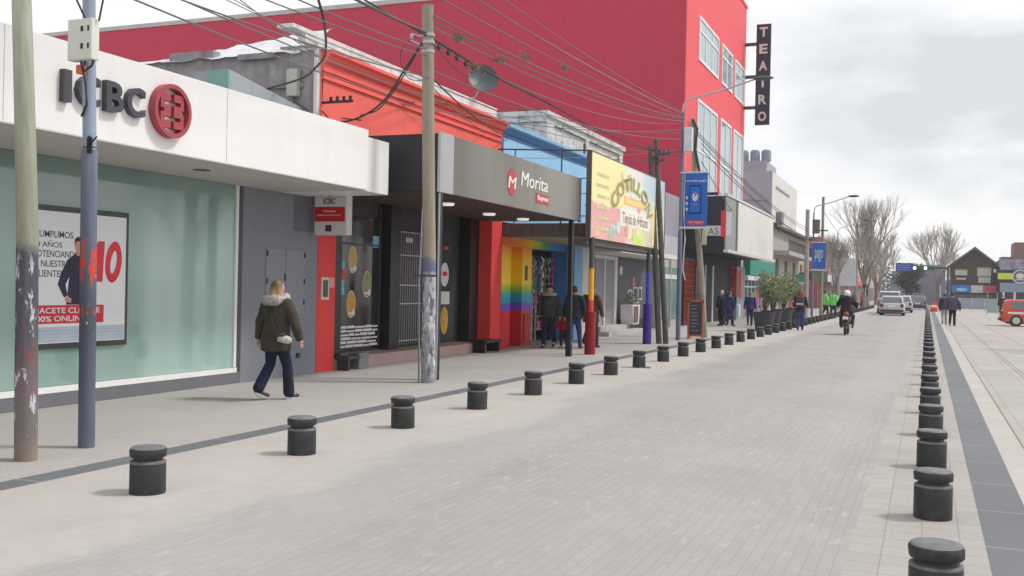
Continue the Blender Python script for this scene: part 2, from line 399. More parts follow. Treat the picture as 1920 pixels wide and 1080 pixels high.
for k in range(1, 54):
    y = 6.07+2.016*k
    lb = 'black bollard in the left row, second from the camera, with a pale scuff' if k == 1 else ('black bollard in the left row with rubble at its base' if k == 7 else 'black bollard further up the left row along the shop pavement')
    o = dup((pl, pl2, pl3)[k % 3], (-5.36+rnd.uniform(-.012, .012), y, 0), rnd.random()*6, lb, GL); o.rotation_euler = (rnd.uniform(-.02, .02), rnd.uniform(-.02, .02), rnd.random()*6)
pr_ = bollard((.07, 5.62, 0), 'black bollard at the bottom right corner with chipped rim', GR_, .05)
for k in range(1, 45):
    lb = 'black bollard second from the camera in the right row' if k == 1 else 'black bollard further up the right row beside the dark strip'
    dup(pr_, (.07, 5.62+2.33*k, 0), rnd.random()*6, lb, GR_)
mb = MB()
for i in range(9):
    a = rnd.random(); mb.box(-5.5+.35*a, -5.44+.35*a+.05*rnd.random(), 20.05+.05*i*.3, 20.12+.015*i, 0, .02+.02*rnd.random())
tag(mb.build('rubble', M('brick_rubble', (.42, .25, .19), rough=.9)), 'small broken brick rubble at the foot of a left bollard', 'rubble')
# ------------------------------------------------------------------ bank
def glassmat():
    t = NT('frosted_green_glass'); X = t.xyz()
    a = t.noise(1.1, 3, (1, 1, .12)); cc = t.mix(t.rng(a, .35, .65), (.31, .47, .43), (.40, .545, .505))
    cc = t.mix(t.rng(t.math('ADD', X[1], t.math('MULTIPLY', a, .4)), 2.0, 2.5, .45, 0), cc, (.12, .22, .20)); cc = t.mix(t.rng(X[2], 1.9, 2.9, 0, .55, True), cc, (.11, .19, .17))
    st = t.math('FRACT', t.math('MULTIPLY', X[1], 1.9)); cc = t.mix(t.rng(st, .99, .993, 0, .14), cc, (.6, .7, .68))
    t.b.inputs['IOR'].default_value = 1.75; return t.out(cc, .06, 0, .6)
FG = glassmat()
bank = thing('bank_building', 'grey bank branch with white overhanging fascia and green frosted shop window', 'building', (-9.9, 9, 0))
MB().box(-16, -9.96, 1, 15.33, 0, 4.0).box(-9.96, -9.9, 13.2, 15.33, 0, 3.06).build('wall', GREYW, bank, bevel=.004)
MB().box(-9.96, -9.88, 1, 13.2, 0, .17).build('plinth', PLINTH, bank, bevel=.004)
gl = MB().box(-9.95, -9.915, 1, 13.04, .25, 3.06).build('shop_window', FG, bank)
MB().box(-9.95, -9.875, 1, 13.1, .17, .245).box(-9.95, -9.885, 13.03, 13.09, .25, 3.06).build('sill', WHITE, gl, bevel=.003)
MB().box(-9.95, -9.89, 13.1, 13.2, .17, 3.06).build('frame', CHAR, gl)
def polywin(): pass
fa = MB().box(-9.9, -8.25, 1, 14.17, 3.075, 4.02).build('fascia', WHITE, bank, bevel=.006)
MB().box(-9.9, -8.33, 14.17, 14.99, 3.06, 3.93).build('fascia_end', WHITE, bank, bevel=.006)
mb = MB()
for y in (7.26, 10.64, 4.0): mb.box(-8.249, -8.246, y, y+.006, 3.09, 4.01)
mb.box(-8.25, -8.243, 1, 14.16, 3.062, 3.075); mb.each('panel_joint', LGREY, fa)
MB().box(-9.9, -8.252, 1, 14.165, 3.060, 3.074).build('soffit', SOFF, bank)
mb = MB(); mb.prism([(-9.0+.11*math.cos(a/12*6.2832), 11.1+.11*math.sin(a/12*6.2832)) for a in range(12)], 'z', 3.05, 3.0598); mb.build('downlight', CHAR, bank)
mb = MB(); mb.prism([(13.2, 3.8), (15.3, 3.8), (15.3, 4.62), (13.2, 4.9)], 'x', -10.9, -10.2); mb.build('rooftop_wall', MS('rooftop_grey', (150, 156, 162), var=.06, streak=.2), bank)
mb = MB(); mb.box(-10.6, -10.2, 13.17, 13.197, 3.9, 4.9); mb.build('rooftop_trim', MS('teal_trim', (120, 158, 150)), bank)
cb = MB().box(-9.9, -9.885, 13.82, 14.36, 1.05, 2.13).box(-9.9, -9.885, 14.375, 14.92, 1.05, 2.13).build('cabinet_door', MS('cabinet_grey', (134, 137, 146), var=.04), bank, bevel=.003)
mb = MB()
for y in (13.83, 14.9):
    for z in (1.2, 1.55, 2.0): mb.box(-9.886, -9.868, y, y+.018, z, z+.09)
mb.box(-9.886, -9.87, 14.33, 14.35, 1.6, 1.72); mb.each('hinge', BLACK, cb)
MB().box(-9.9, -9.88, 14.73, 14.83, .30, .38).build('vent', BLACK, bank)
MB().box(-9.9, -9.89, 14.6, 15.3, 2.45, 3.05).build('wall_panel', MS('panel_grey_dark', (112, 115, 124)), bank)
# lettering on the fascia
DKM = MS('sign_dark_grey', (72, 72, 78), rough=.4, metal=.2)
sg = thing('bank_sign', 'dark grey raised letters reading ICBC with round red emblem on the white fascia', 'sign', (-8.25, 9, 3.3))
for ch, y0, y1 in (('I', 7.94, 8.04), ('C', 8.13, 8.44), ('B', 8.52, 8.78), ('C', 8.83, 9.11)):
    text_mesh(ch, (y0, y1, 3.385, 3.715), 'X', -8.249, DKM, 'letter', sg, depth=.07, bold=.025)
EM = MS('emblem_red', (162, 66, 76), rough=.4, var=.06); EMD = MS('emblem_red_side', (120, 30, 40), rough=.4)
mb = MB(); n = 48; cy, cz = 9.54, 3.545
for (ra, rb, x0, x1) in ((.312, .262, -8.245, -8.15),):
    vs = []; fs = []
    for i in range(n):
        a = 2*math.pi*i/n
        for rr, x in ((ra, x0), (ra, x1), (rb, x1), (rb, x0)): vs.append((x, cy+rr*math.cos(a), cz+rr*math.sin(a)))
    for i in range(n):
        j = (i+1) % n
        for k in range(4): fs.append((i*4+k, i*4+(k+1) % 4, j*4+(k+1) % 4, j*4+k))
    mb.add(vs, fs)
ring = mb.build('emblem_ring', EM, sg)
rows = ['1110111', '1110111', '1000001', '1110111', '0110110', '1110111', '1000001', '1110111', '1110111']
mb = MB(); cw, ch = .39/7, .40/9
for j, rw in enumerate(rows):
    i = 0
    while i < 7:
        if rw[i] == '1':
            k = i
            while k < 7 and rw[k] == '1': k += 1
            mb.box(-8.245, -8.17, cy-.195+i*cw, cy-.195+k*cw, cz+.20-(j+1)*ch, cz+.20-j*ch-.0005); i = k
        else: i += 1
mb.build('emblem_glyph', EM, sg)
# poster
po = thing('advert_poster', 'framed white bank advert with smiling man, red balloons and red banner in the green window', 'poster', (-9.9, 10, .7))
MB().box(-9.915, -9.87, 9.0, 10.725, .71, 2.46).build('frame', M('poster_frame', (.05, .05, .045), rough=.3), po, bevel=.004)
MB().box(-9.87, -9.864, 9.06, 10.67, .78, 2.39).build('sheet', MS('poster_white', (226, 228, 232), rough=.35, var=.03), po)
RB = MS('poster_red', (206, 48, 62), rough=.4)
MB().box(-9.864, -9.860, 9.1, 10.29, 1.02, 1.245).build('banner', RB, po)
MB().box(-9.864, -9.860, 9.07, 10.66, .79, .98).build('footer', MS('poster_grey', (176, 188, 200)), po)
mb = MB()
for k in range(4): mb.box(-9.860, -9.8585, 9.15, 10.62, .81+.04*k, .814+.04*k)
mb.build('footer_lines', MS('poster_line', (140, 150, 160)), po)
for s_, y1, z in (('CUMPLIMOS', 9.74, 2.07), ('10 AÑOS', 9.57, 1.95), ('POTENCIANDO', 9.84, 1.83), ('A NUESTROS', 9.76, 1.71), ('CLIENTES.', 9.61, 1.59)):
    text_mesh(s_, (9.16, y1+.02, z, z+.082), 'X', -9.864, INK, 'text', po, depth=.002, bold=.008)
text_mesh('HACETE CLIENTE', (9.16, 10.22, 1.145, 1.215), 'X', -9.860, PAPER, 'banner_text', po, depth=.002, bold=.015)
text_mesh('100% ONLINE', (9.16, 9.98, 1.045, 1.115), 'X', -9.860, PAPER, 'banner_text', po, depth=.002, bold=.015)
BAL = MS('balloon_red', (214, 40, 58), rough=.25, var=.15)
mb = MB(); vs = []; fs = []; n = 28
for i in range(n):
    a = 2*math.pi*i/n
    for ra, rb, x in ((.145, .27, -9.861), (.10, .215, -9.856), (.052, .15, -9.861)): vs.append((x, 10.45+ra*math.cos(a)+.025*math.sin(a), 1.80+rb*math.sin(a)))
for i in range(n):
    k = (i+1) % n
    for q in (0, 1): fs.append((i*3+q, k*3+q, k*3+q+1, i*3+q+1))
mb.add(vs, fs); mb.build('balloon_picture', BAL, po, smooth=True)
mb = MB(); mb.prism([(10.14, 1.54), (10.26, 1.54), (10.29, 2.06), (10.18, 2.06), (10.10, 1.93), (10.16, 1.89)], 'x', -9.864, -9.860); mb.build('balloon_picture', BAL, po)
mb = MB(); SW = MS('poster_sweater', (52, 50, 74))
mb.prism([(9.670, 1.25), (10.020, 1.25), (10.070, 1.50), (10.110, 1.75), (9.990, 1.85), (9.890, 1.90), (9.790, 1.88), (9.670, 1.80), (9.570, 1.62), (9.530, 1.50), (9.630, 1.34), (9.690, 1.36), (9.650, 1.50), (9.710, 1.60)], 'x', -9.864, -9.861)
mb.build('man_picture', SW, po)
mb = MB(); disc(mb, 'X', -9.864, 9.85, 1.99, .062, .085, .003); mb.prism([(9.820, 1.86), (9.890, 1.86), (9.880, 1.94), (9.830, 1.94)], 'x', -9.861, -9.859); mb.prism([(9.640, 1.30), (9.740, 1.27), (9.750, 1.32), (9.670, 1.37)], 'x', -9.861, -9.859)
mb.build('man_face', MS('poster_skin', (206, 150, 126)), po)
mb = MB(); mb.prism([(9.785, 1.99), (9.790, 2.07), (9.840, 2.10), (9.900, 2.08), (9.915, 2.01), (9.890, 2.04), (9.820, 2.045)], 'x', -9.861, -9.858); mb.build('man_hair', MS('poster_hair', (74, 50, 40)), po)
# hanging blade sign of the bank
bs = thing('hanging_sign', 'small white and red box sign reading ICBC hanging under the white fascia', 'sign', (-9.45, 15.1, 2.4))
MB().box(-9.78, -9.13, 15.02, 15.2, 2.40, 3.35).build('box', OFFW, bs, bevel=.02)
MB().box(-9.765, -9.17, 15.012, 15.02, 2.63, 2.88).build('red_band', MS('sign_red', (196, 22, 34), rough=.35), bs)
text_mesh('ICBC', (-9.60, -9.36, 2.93, 3.03), 'Y', 15.02, INK, 'text', bs, depth=.004, bold=.03)
for z, a, b in ((2.79, -9.60, -9.34), (2.72, -9.72, -9.24)):
    text_mesh('CAJERO AUTOMATICO' if z < 2.75 else 'TERMINAL', (a, b, z, z+.028), 'Y', 15.012, PAPER, 'small_text', bs, depth=.003)
mb = MB(); disc(mb, 'Y', 15.02, -9.48, 3.14, .09, .09, .004); e1 = mb.build('emblem', MS('emblem_red2', (190, 40, 52)), bs)
mb = MB(); mb.box(-9.54, -9.425, 15.014, 15.016, 3.095, 3.185); mb.build('emblem_mark', OFFW, e1)
MB().box(-9.55, -9.43, 15.015, 15.02, 2.46, 2.57).build('logo_mark', MS('logo_purple', (90, 40, 70)), bs)
# ------------------------------------------------------------------ red shop
rs = thing('red_shop_building', 'coral red painted shop with moulded cornice and black ground floor shopfront', 'building', (-9.9, 19.5, 0))
MB().box(-15, -9.9, 15.35, 23.5, 3.25, 5.30).build('wall', CORAL, rs)
mb = MB(); prof = [(-10.1, 5.66), (-9.70, 5.66), (-9.70, 5.60), (-9.76, 5.56), (-9.80, 5.46), (-9.86, 5.42), (-9.86, 5.30), (-10.1, 5.30)]
mb.prism(prof, 'y', 15.36, 23.5); mb.box(-9.9, -9.86, 15.36, 23.5, 5.16, 5.20)
co = mb.build('cornice', CORAL, rs)
mb = MB(); mb.box(-10.4, -9.83, 15.3, 23.45, 5.664, 5.70).box(-10.1, -9.95, 14.9, 23.3, 5.705, 5.90)
mb.prism([(14.5, 5.86), (15.2, 5.86), (23.3, 5.93), (23.3, 5.96), (14.5, 5.93)], 'x', -10.25, -9.93)
mb.build('roof_flashing', M('white_flashing', (.62, .62, .62), rough=.5, var=.15, scale=6, streak=.35, dirt=.3), rs)
MB().box(-15, -10.0, 15.33, 15.60, 3.3, 5.66).box(-13.2, -12.2, 15.30, 15.5, 5.64, 5.80).box(-10.75, -10.02, 15.31, 15.55, 5.64, 5.76).build('side_wall', CONCR, rs)
MB().box(-15, -10.25, 15.27, 15.33, 5.02, 5.10).box(-11.6, -10.85, 15.22, 15.33, 5.56, 5.66).build('ledge', CONCR, rs)
MB().box(-9.995, -9.93, 15.25, 15.36, 3.3, 5.66).build('corner_strip', OFFW, rs)
mb = MB(); nx, ny = 34, 9; vs = []; fs = []
for i in range(nx+1):
    for j in range(ny+1):
        x = -15.6+5.3*i/nx; q = j/ny; y = 15.24+1.15*q
        z0 = 5.60+.10*mnoise.noise(Vector((x*2.2, 1, 0)))+.03; z1 = 5.86+.088*(x+15.6)
        vs.append((x, y+.05*mnoise.noise(Vector((x*3, q*3, 4))), z0+(z1-z0)*q+.05*mnoise.noise(Vector((x*3.5, q*4, 0)))))
for i in range(nx):
    for j in range(ny): a = i*(ny+1)+j; fs.append((a, a+ny+1, a+ny+2, a+1))
mb.add(vs, fs); mb.build('roof_membrane', M('silver_membrane', (.62, .63, .66), rough=.35, var=.12, metal=.1, bump=.6, scale=4), rs)
MB().box(-9.95, -9.9, 15.34, 15.93, 0, 3.3).box(-10.6, -9.95, 15.34, 15.93, 0, 3.3).build('pillar', RED, rs)
MB().box(-10.6, -9.9, 23.05, 23.68, 0, 3.3).build('pillar', RED, rs)
MB().box(-15, -10.55, 15.93, 23.05, .22, 3.3).build('shopfront_wall', DWALL, rs)
MB().box(-10.55, -9.92, 15.93, 23.05, 0, .22).build('step', M('pink_tile_step', (.42, .29, .26), rough=.6, var=.12), rs, bevel=.005)
MB().box(-10.55, -9.93, 15.93, 16.2, .22, 3.3).box(-10.55, -10.3, 18.7, 19.12, .22, 3.3).each('black_column', BLACK, rs, bevel=.004)
wn = MB().box(-10.55, -10.52, 16.8, 18.7, .28, 2.9).build('shop_window', DGLASS, rs)
mb = MB(); mb.box(-10.52, -10.50, 16.85, 18.68, 2.34, 2.38).box(-10.52, -10.50, 18.60, 18.65, .3, 3.2); mb.build('window_bar', CHAR, wn)
FOOD = [MS('decal_food_a', (196, 176, 104), var=.35, scale=14), MS('decal_food_b', (206, 160, 70), var=.35, scale=16), MS('decal_food_c', (150, 150, 100), var=.4, scale=14)]
for (y, z, i) in ((17.55, 2.05, 0), (18.12, 1.57, 2), (17.52, 1.17, 1)):
    mb = MB(); disc(mb, 'X', -10.52, y, z, .17, .27, .004); d_ = mb.build('window_sticker', OFFW, wn)
    mb = MB(); disc(mb, 'X', -10.516, y, z, .155, .245, .003); mb.build('food_picture', FOOD[i], d_)
    mb = MB(); mb.box(-10.513, -10.510, y-.12, y+.14, z-.2, z-.165); disc(mb, 'X', -10.513, y+.09, z-.17, .05, .065, .004); mb.build('sticker_caption', PAPER, d_)
MB().box(-10.52, -10.515, 17.08, 17.25, 1.35, 2.0).build('window_notice', MS('notice_teal', (120, 190, 196), var=.3, scale=9), wn)
MB().box(-10.515, -10.512, 17.09, 17.25, 1.65, 1.85).build('notice_stripe', RED, wn)
MB().box(-10.52, -10.515, 18.33, 18.58, 2.32, 2.56).build('window_notice', MS('notice_blue', (140, 190, 214)), wn)
mb = MB()
for j in range(6):
    y = 16.95+(j % 2)*.13
    while y < 18.45:
        w_ = rnd.choice((.18, .28, .36)); mb.box(-10.52, -10.512, y, min(y+w_, 18.58), .32+j*.075, .32+j*.075+rnd.choice((.035, .05))); y += w_+.03
mb.build('white_brick_decal', PAPER, wn)
gd = MB().box(-10.56, -10.53, 19.14, 20.62, .24, 2.75).build('grille_door', BLACK, rs)
mb = MB()
for k in range(14): y = 19.2+k*.105; mb.cyl((-10.5, y, .28), (-10.5, y, 2.7 if k % 3 else 2.72), .008, n=5)
for z in (.35, 1.15, 1.55, 2.2, 2.7): mb.box(-10.515, -10.49, 19.15, 20.6, z, z+.025)
mb.build('grille_bars', STEEL, gd)
MB().box(-10.53, -10.52, 19.75, 20.1, 2.5, 2.6).build('door_plate', PAPER, gd)
mb = MB()
rr_ = random.Random(3)
for k in range(26):
    y = 19.35+rr_.random()*.9; z = 1.55+rr_.random()*.75; mb.box(-10.53, -10.525, y, y+.03+.05*rr_.random(), z, z+.03+.1*rr_.random())
mb.each('goods_behind_grille', MS('goods_pinkish', (110, 74, 84), var=.5, scale=12), gd)
mb = MB(); disc(mb, 'X', -10.55, 21.78, 1.83, .22, .28, .006); st = mb.build('wall_sticker', PAPER, rs)
mb = MB(); mb.box(-10.543, -10.540, 21.66, 21.9, 1.80, 1.90); mb.build('sticker_mark', RED, st)
MB().box(-10.55, -10.54, 21.60, 22.05, 1.13, 1.43).build('wall_notice', PAPER, rs)
mb = MB(); disc(mb, 'X', -10.55, 21.8, .75, .20, .33, .006); mb.build('wall_sticker', FOOD[1], rs)
MB().box(-10.55, -10.54, 21.7, 21.95, 2.42, 2.5).build('red_lettering', RED, rs)
MB().box(-10.55, -10.24, 22.55, 23.05, .22, 3.3).build('recess_block', BLACK, rs)  # added black block standing in for the darker recess beside the pillar
fr = thing('notice_frame', 'small white framed notice fixed on the red pillar', 'frame', (-9.9, 15.6, 1.3))
MB().box(-9.9, -9.88, 15.46, 15.70, 1.28, 1.68).build('frame', M('frame_cream', (.62, .58, .46)), fr)
MB().box(-9.88, -9.877, 15.50, 15.66, 1.33, 1.63).build('picture', MS('frame_pic', (86, 92, 84), var=.4, scale=20), fr)
MB().box(-9.9, -9.885, 15.72, 15.88, 1.5, 1.68).build('side_notice', MS('notice_pink', (226, 150, 150), var=.2, scale=20), fr)
t_ = thing('black_bench', 'low black bench standing on the pavement at the red pillar', 'bench', (-9.75, 22.6, 0))
MB().box(-9.95, -9.55, 22.0, 23.0, .24, .30).build('seat', BLACK, t_, bevel=.006)
for y in (22.05, 22.9): MB().box(-9.9, -9.6, y, y+.06, 0, .24).build('leg', BLACK, t_)
t_ = thing('black_bench', 'low grey block bench under the first black shop column', 'bench', (-9.75, 16.3, 0))
MB().box(-9.9, -9.62, 15.98, 16.4, .20, .26).build('seat', DWALL, t_, bevel=.006)
MB().box(-9.88, -9.66, 16.42, 16.78, 0, .3).build('side_block', M('grey_block', (.16, .17, .18)), t_, bevel=.01); MB().box(-9.88, -9.65, 16.02, 16.08, 0, .2).build('leg', DWALL, t_)
# canopy
def brushed():
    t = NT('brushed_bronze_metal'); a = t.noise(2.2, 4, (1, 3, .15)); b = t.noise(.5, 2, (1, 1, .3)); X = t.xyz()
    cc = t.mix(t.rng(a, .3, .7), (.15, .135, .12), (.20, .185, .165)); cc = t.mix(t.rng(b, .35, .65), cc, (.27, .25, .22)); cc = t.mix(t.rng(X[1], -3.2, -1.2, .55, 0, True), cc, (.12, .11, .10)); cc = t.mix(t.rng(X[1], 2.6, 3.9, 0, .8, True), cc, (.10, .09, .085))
    return t.out(cc, .33, .55, .5)
BRZ = brushed()
ca = thing('shop_canopy', 'dark box canopy with brushed metal front reading Morita above the black shop', 'canopy', (-7.55, 19, 0))
MB().box(-9.9, -7.60, 15.36, 22.8, 3.16, 4.12).build('box', MS('canopy_dark', (38, 38, 44), rough=.5), ca)
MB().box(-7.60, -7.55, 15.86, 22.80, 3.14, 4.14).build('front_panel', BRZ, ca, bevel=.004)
mb = MB(); mb.prism([(-7.60, 15.34), (-7.56, 15.36), (-7.55, 15.45), (-7.55, 15.858), (-7.60, 15.858)], 'z', 3.14, 4.14); mb.build('corner_panel', M('brushed_light', (.42, .42, .43), rough=.35, metal=.5, var=.05), ca)
MB().box(-7.62, -7.56, 22.8, 22.86, 3.12, 4.15).build('end_trim', CHAR, ca)
MB().box(-9.88, -7.62, 15.4, 22.78, 3.145, 3.158).build('soffit', MS('canopy_soffit', (70, 52, 48)), ca)
LAMP = M('lamp_disc', (1, .97, .92), emit=.45)
for x, y in ((-8.5, 17.6), (-8.75, 20.2), (-8.6, 21.8)):
    mb = MB(); mb.lathe((x, y, 3.10), [(.01, 0), (.12, 0), (.14, .02), (.14, .045)], 20); mb.build('ceiling_lamp', LAMP, ca)
MOR = M('letter_white', (.80, .78, .76), rough=.5); MRD = MS('logo_red', (176, 58, 62), rough=.45)
text_mesh('Morita', (18.98, 20.52, 3.60, 3.89), 'X', -7.55, MOR, 'text', ca, depth=.012, bold=0, shear=.12)
mb = MB(); disc(mb, 'X', -7.55, 18.5, 3.62, .22, .27, .008); lg = mb.build('logo_disc', MRD, ca)
text_mesh('M', (18.30, 18.72, 3.5, 3.73), 'X', -7.542, MOR, 'logo_letter', lg, depth=.006, bold=0, shear=.15)
eb = MB().box(-7.55, -7.54, 19.85, 20.62, 3.33, 3.53).build('red_tab', MRD, ca)
text_mesh('Express', (19.92, 20.56, 3.37, 3.50), 'X', -7.54, MOR, 'tab_text', eb, depth=.004, bold=.02)
MB().box(-7.67, -7.55, 15.36, 15.47, 0, 3.14).box(-7.70, -7.60, 15.30, 15.36, 0, .9).build('post', BLACK, ca, bevel=.005)
MB().cyl((-7.56, 15.35, .02), (-7.56, 15.35, 3.12), .02, n=8).build('downpipe', STEEL, ca)
MB().box(-7.68, -7.58, 22.33, 22.44, .25, 3.14).build('post', BLACK, ca, bevel=.005)
MB().box(-7.69, -7.57, 22.32, 22.45, 0, .28).build('post_base', MS('navy_base', (30, 32, 60)), ca)
# ------------------------------------------------------------------ party goods shop (blue / rainbow)
def rainbow():
    t = NT('rainbow_paint'); X = t.xyz(); cr = t.new('ValToRGB'); e = cr.color_ramp; k = 3.0
    z = t.math('ADD', X[2], t.math('MULTIPLY', t.noise(3, 2), .10)); t.link(t.math('DIVIDE', z, k), cr.inputs[0])
    cols = [(0, (190, 22, 30)), (.93, (214, 30, 36)), (.96, (120, 70, 190)), (1.13, (110, 80, 200)), (1.16, (40, 150, 190)), (1.36, (40, 165, 180)), (1.5, (150, 190, 40)), (1.7, (252, 214, 20)), (2.3, (252, 196, 12)), (2.6, (244, 140, 24)), (2.9, (226, 90, 24))]
    e.elements[0].position = 0; e.elements[0].color = (*srgb(cols[0][1]), 1); e.elements[1].position = cols[-1][0]/k; e.elements[1].color = (*srgb(cols[-1][1]), 1)
    for z_, c_ in cols[1:-1]: q = e.elements.new((z_+.05)/k); q.color = (*srgb(c_), 1)
    return t.out(cr.outputs[0], .55)
def lintelrain(y0, y1):
    t = NT('rainbow_lintel'); X = t.xyz(); cr = t.new('ValToRGB'); e = cr.color_ramp
    t.link(t.rng(X[1], y0, y1), cr.inputs[0]); cols = [(0, (232, 104, 24)), (.3, (236, 140, 20)), (.42, (232, 190, 16)), (.55, (170, 190, 40)), (.62, (70, 160, 70)), (.75, (50, 120, 180)), (1, (30, 80, 160))]
    e.elements[0].color = (*srgb(cols[0][1]), 1); e.elements[1].color = (*srgb(cols[-1][1]), 1)
    for p, c_ in cols[1:-1]: q = e.elements.new(p); q.color = (*srgb(c_), 1)
    return t.out(cr.outputs[0], .6)
BLUEW = MS('sky_blue_paint', (150, 196, 232), var=.06, streak=.1); BLUED = MS('mid_blue_paint', (70, 122, 176), var=.1); BLUEL = MS('pale_blue_paint', (132, 178, 216))
RAIN = rainbow()
ps = thing('party_shop_building', 'party shop with pale blue upper wall and rainbow painted entrance pillars', 'building', (-9.9, 27, 0))
MB().box(-14, -9.91, 23.7, 31.0, 3.2, 5.335).build('wall', BLUEW, ps)
mb = MB(); mb.prism([(-10.2, 5.66), (-9.74, 5.66), (-9.74, 5.58), (-9.80, 5.54), (-10.2, 5.54)], 'y', 23.72, 30.9); mb.build('cornice', BLUEL, ps)
mb = MB(); mb.prism([(-10.2, 5.538), (-9.81, 5.538), (-9.84, 5.44), (-9.89, 5.38), (-9.89, 5.34), (-10.2, 5.34)], 'y', 23.72, 30.9); mb.build('cornice_moulding', BLUED, ps)  # darker blue puts the cornice's shadow line into the moulding colour
MB().box(-9.91, -7.7, 23.75, 31.4, 2.86, 3.16).build('awning_slab', M('slab_grey', (.15, .135, .13), rough=.85, var=.3, streak=.4), ps)
MB().box(-9.90, -7.72, 24.3, 31.3, 2.84, 2.858).build('slab_soffit', M('slab_soffit', (.33, .29, .25), rough=.9), ps)
MB().box(-10.6, -9.9, 23.72, 24.32, 0, 2.62).build('rainbow_pillar', RAIN, ps)
MB().box(-10.3, -10.25, 24.32, 25.3, 0, 2.62).build('rainbow_wall', RAIN, ps)
MB().box(-10.25, -9.95, 25.25, 25.95, 0, 2.62).build('rainbow_pillar', RAIN, ps)
MB().box(-10.3, -9.9, 23.73, 28.6, 2.622, 2.84).build('lintel', lintelrain(-3.3, 1.6), ps)
MB().box(-9.95, -9.935, 25.45, 25.62, 1.75, 2.15).build('door_sign', MS('sign_slate', (90, 96, 80)), ps)
MB().box(-9.95, -9.92, 25.4, 25.85, .1, .85).build('niche_box', MS('niche_red', (190, 60, 64)), ps, bevel=.01)
MB().box(-10.4, -9.9, 28.75, 29.3, 0, 2.84).build('blue_pillar', BLUED, ps); MB().box(-9.95, -9.86, 29.32, 30.1, 0, 2.84).build('blue_pillar', BLUEL, ps)
MB().box(-10.2, -9.93, 30.15, 31.0, 0, 2.84).build('end_pillar', OFFW, ps)
MB().box(-14, -13.9, 23.7, 31, 0, 2.84).box(-14, -10.3, 23.7, 23.8, 0, 2.84).box(-14, -10.3, 30.9, 31, 0, 2.84).each('interior_wall', M('interior_grey', (.13, .12, .12)), ps)
MB().box(-9.905, -9.89, 24.45, 24.5, 3.2, 5.1).build('drainpipe', BLUED, ps)
PC = [MS('party_'+n_, c_, rough=.3, var=.3, scale=20) for n_, c_ in (('pink', (220, 60, 130)), ('red', (200, 30, 50)), ('gold', (220, 180, 60)), ('teal', (60, 170, 170)), ('violet', (120, 60, 180)), ('white', (220, 220, 220)), ('green', (70, 150, 70)), ('silver', (150, 160, 170)))]
rr_ = random.Random(5)
for k in range(9):
    t_ = thing('tinsel_garland', 'shiny coloured tinsel garlands hanging in the party shop entrance', 'garland', (-10.3, 26.1+.27*k, 1.4), 'garlands hanging in the party shop entrance')
    mb = MB(); y = 26.1+.27*k
    for q in range(3):
        x = -10.2-.25*q; zt = 2.45-.12*q; pts = [(x+.03*math.sin(j*2.1+k), y+.04*math.sin(j*1.7+k), zt-(1.0-.1*q)*j/9) for j in range(10)]
        mb.tube(pts, [.015+.03*(j % 2) for j in range(10)], 5)
    mb.build('strand', PC[k % 8], t_)
for k in range(3):
    y = 26.4+.95*k; t_ = thing('display_rack', 'metal rack of party goods standing inside the rainbow shop', 'rack', (-11, y, 0), 'racks of party goods inside the rainbow shop')
    mb = MB()
    for z in (.3, .7, 1.1, 1.5, 1.9): mb.box(-11.4, -10.7, y, y+.7, z, z+.03)
    for yy in (y, y+.66): mb.box(-11.4, -11.36, yy, yy+.04, 0, 2.1).box(-10.74, -10.70, yy, yy+.04, 0, 2.1)
    mb.build('frame', OFFW, t_)
    for z in (.33, .73, 1.13, 1.53, 1.93):
        for q in range(4):
            MB().box(-11.3, -10.75, y+.05+.15*q, y+.17+.15*q, z, z+.12+.18*rr_.random()).build('packet', PC[rr_.randrange(8)], t_)
# billboard
def bbmat():
    t = NT('billboard_print'); X = t.xyz()
    u_ = t.math('DIVIDE', t.math('ADD', X[1], 3.65), 7.3); v_ = t.math('DIVIDE', t.math('SUBTRACT', X[2], 2.78), 2.04)
    n1 = t.noise(1.6, 3, (1, 1, 1.4)); n2 = t.noise(5, 4, (1, .6, 1.6), loc=(3, 3, 3))
    YEL, REDB, WH, LB, TAN, LG = srgb((240, 226, 120)), srgb((222, 112, 120)), srgb((226, 222, 214)), srgb((178, 212, 224)), srgb((214, 200, 160)), srgb((206, 222, 190))
    c = t.mix(t.rng(t.math('ADD', u_, t.math('MULTIPLY', n1, .3)), .55, .62, 0, 1, True), YEL, WH)
    c = t.mix(t.math('MULTIPLY', t.rng(u_, .62, .7), t.rng(v_, .55, .75)), c, LB)
    c = t.mix(t.math('MULTIPLY', t.rng(t.math('ADD', v_, t.math('MULTIPLY', n1, .15)), .52, .48), t.rng(t.math('ADD', u_, t.math('MULTIPLY', n1, .2)), .62, .5)), c, REDB)
    c = t.mix(t.math('MULTIPLY', t.rng(v_, .3, .2), t.rng(u_, .5, .7)), c, TAN)
    c = t.mix(t.rng(n2, .55, .7, 0, .35), c, WH); c = t.mix(t.rng(n2, .42, .3, 0, .3), c, LG); c = t.mix(.28, c, (.78, .76, .70))  # pale mixes paint washed-out overhead glare into the print colours
    return t.out(c, .3, 0, .5)
bb = thing('billboard', 'large yellow and red party shop billboard with painted-in glare reading COTILLON on painted posts', 'billboard', (-7.4, 26.75, 0))
BO = ORG[bb.name]
MB().box(-7.50, -7.40, 23.1, 30.4, 2.78, 4.82).build('panel', bbmat(), bb)
mb = MB(); mb.box(-7.51, -7.385, 23.06, 23.1, 2.76, 4.84).box(-7.51, -7.385, 30.4, 30.43, 2.76, 4.84).box(-7.51, -7.39, 23.06, 30.43, 4.82, 4.84)
mb.box(-7.9, -7.48, 23.1, 30.4, 2.62, 2.75); mb.build('frame', M('frame_dark', (.10, .09, .085)), bb)
mb = MB()
for y in (23.25, 26.8, 30.3):
    for z in (3.3, 4.2): mb.cyl((-7.5, y, z), (-9.9, y, z-.05), .012, n=6)
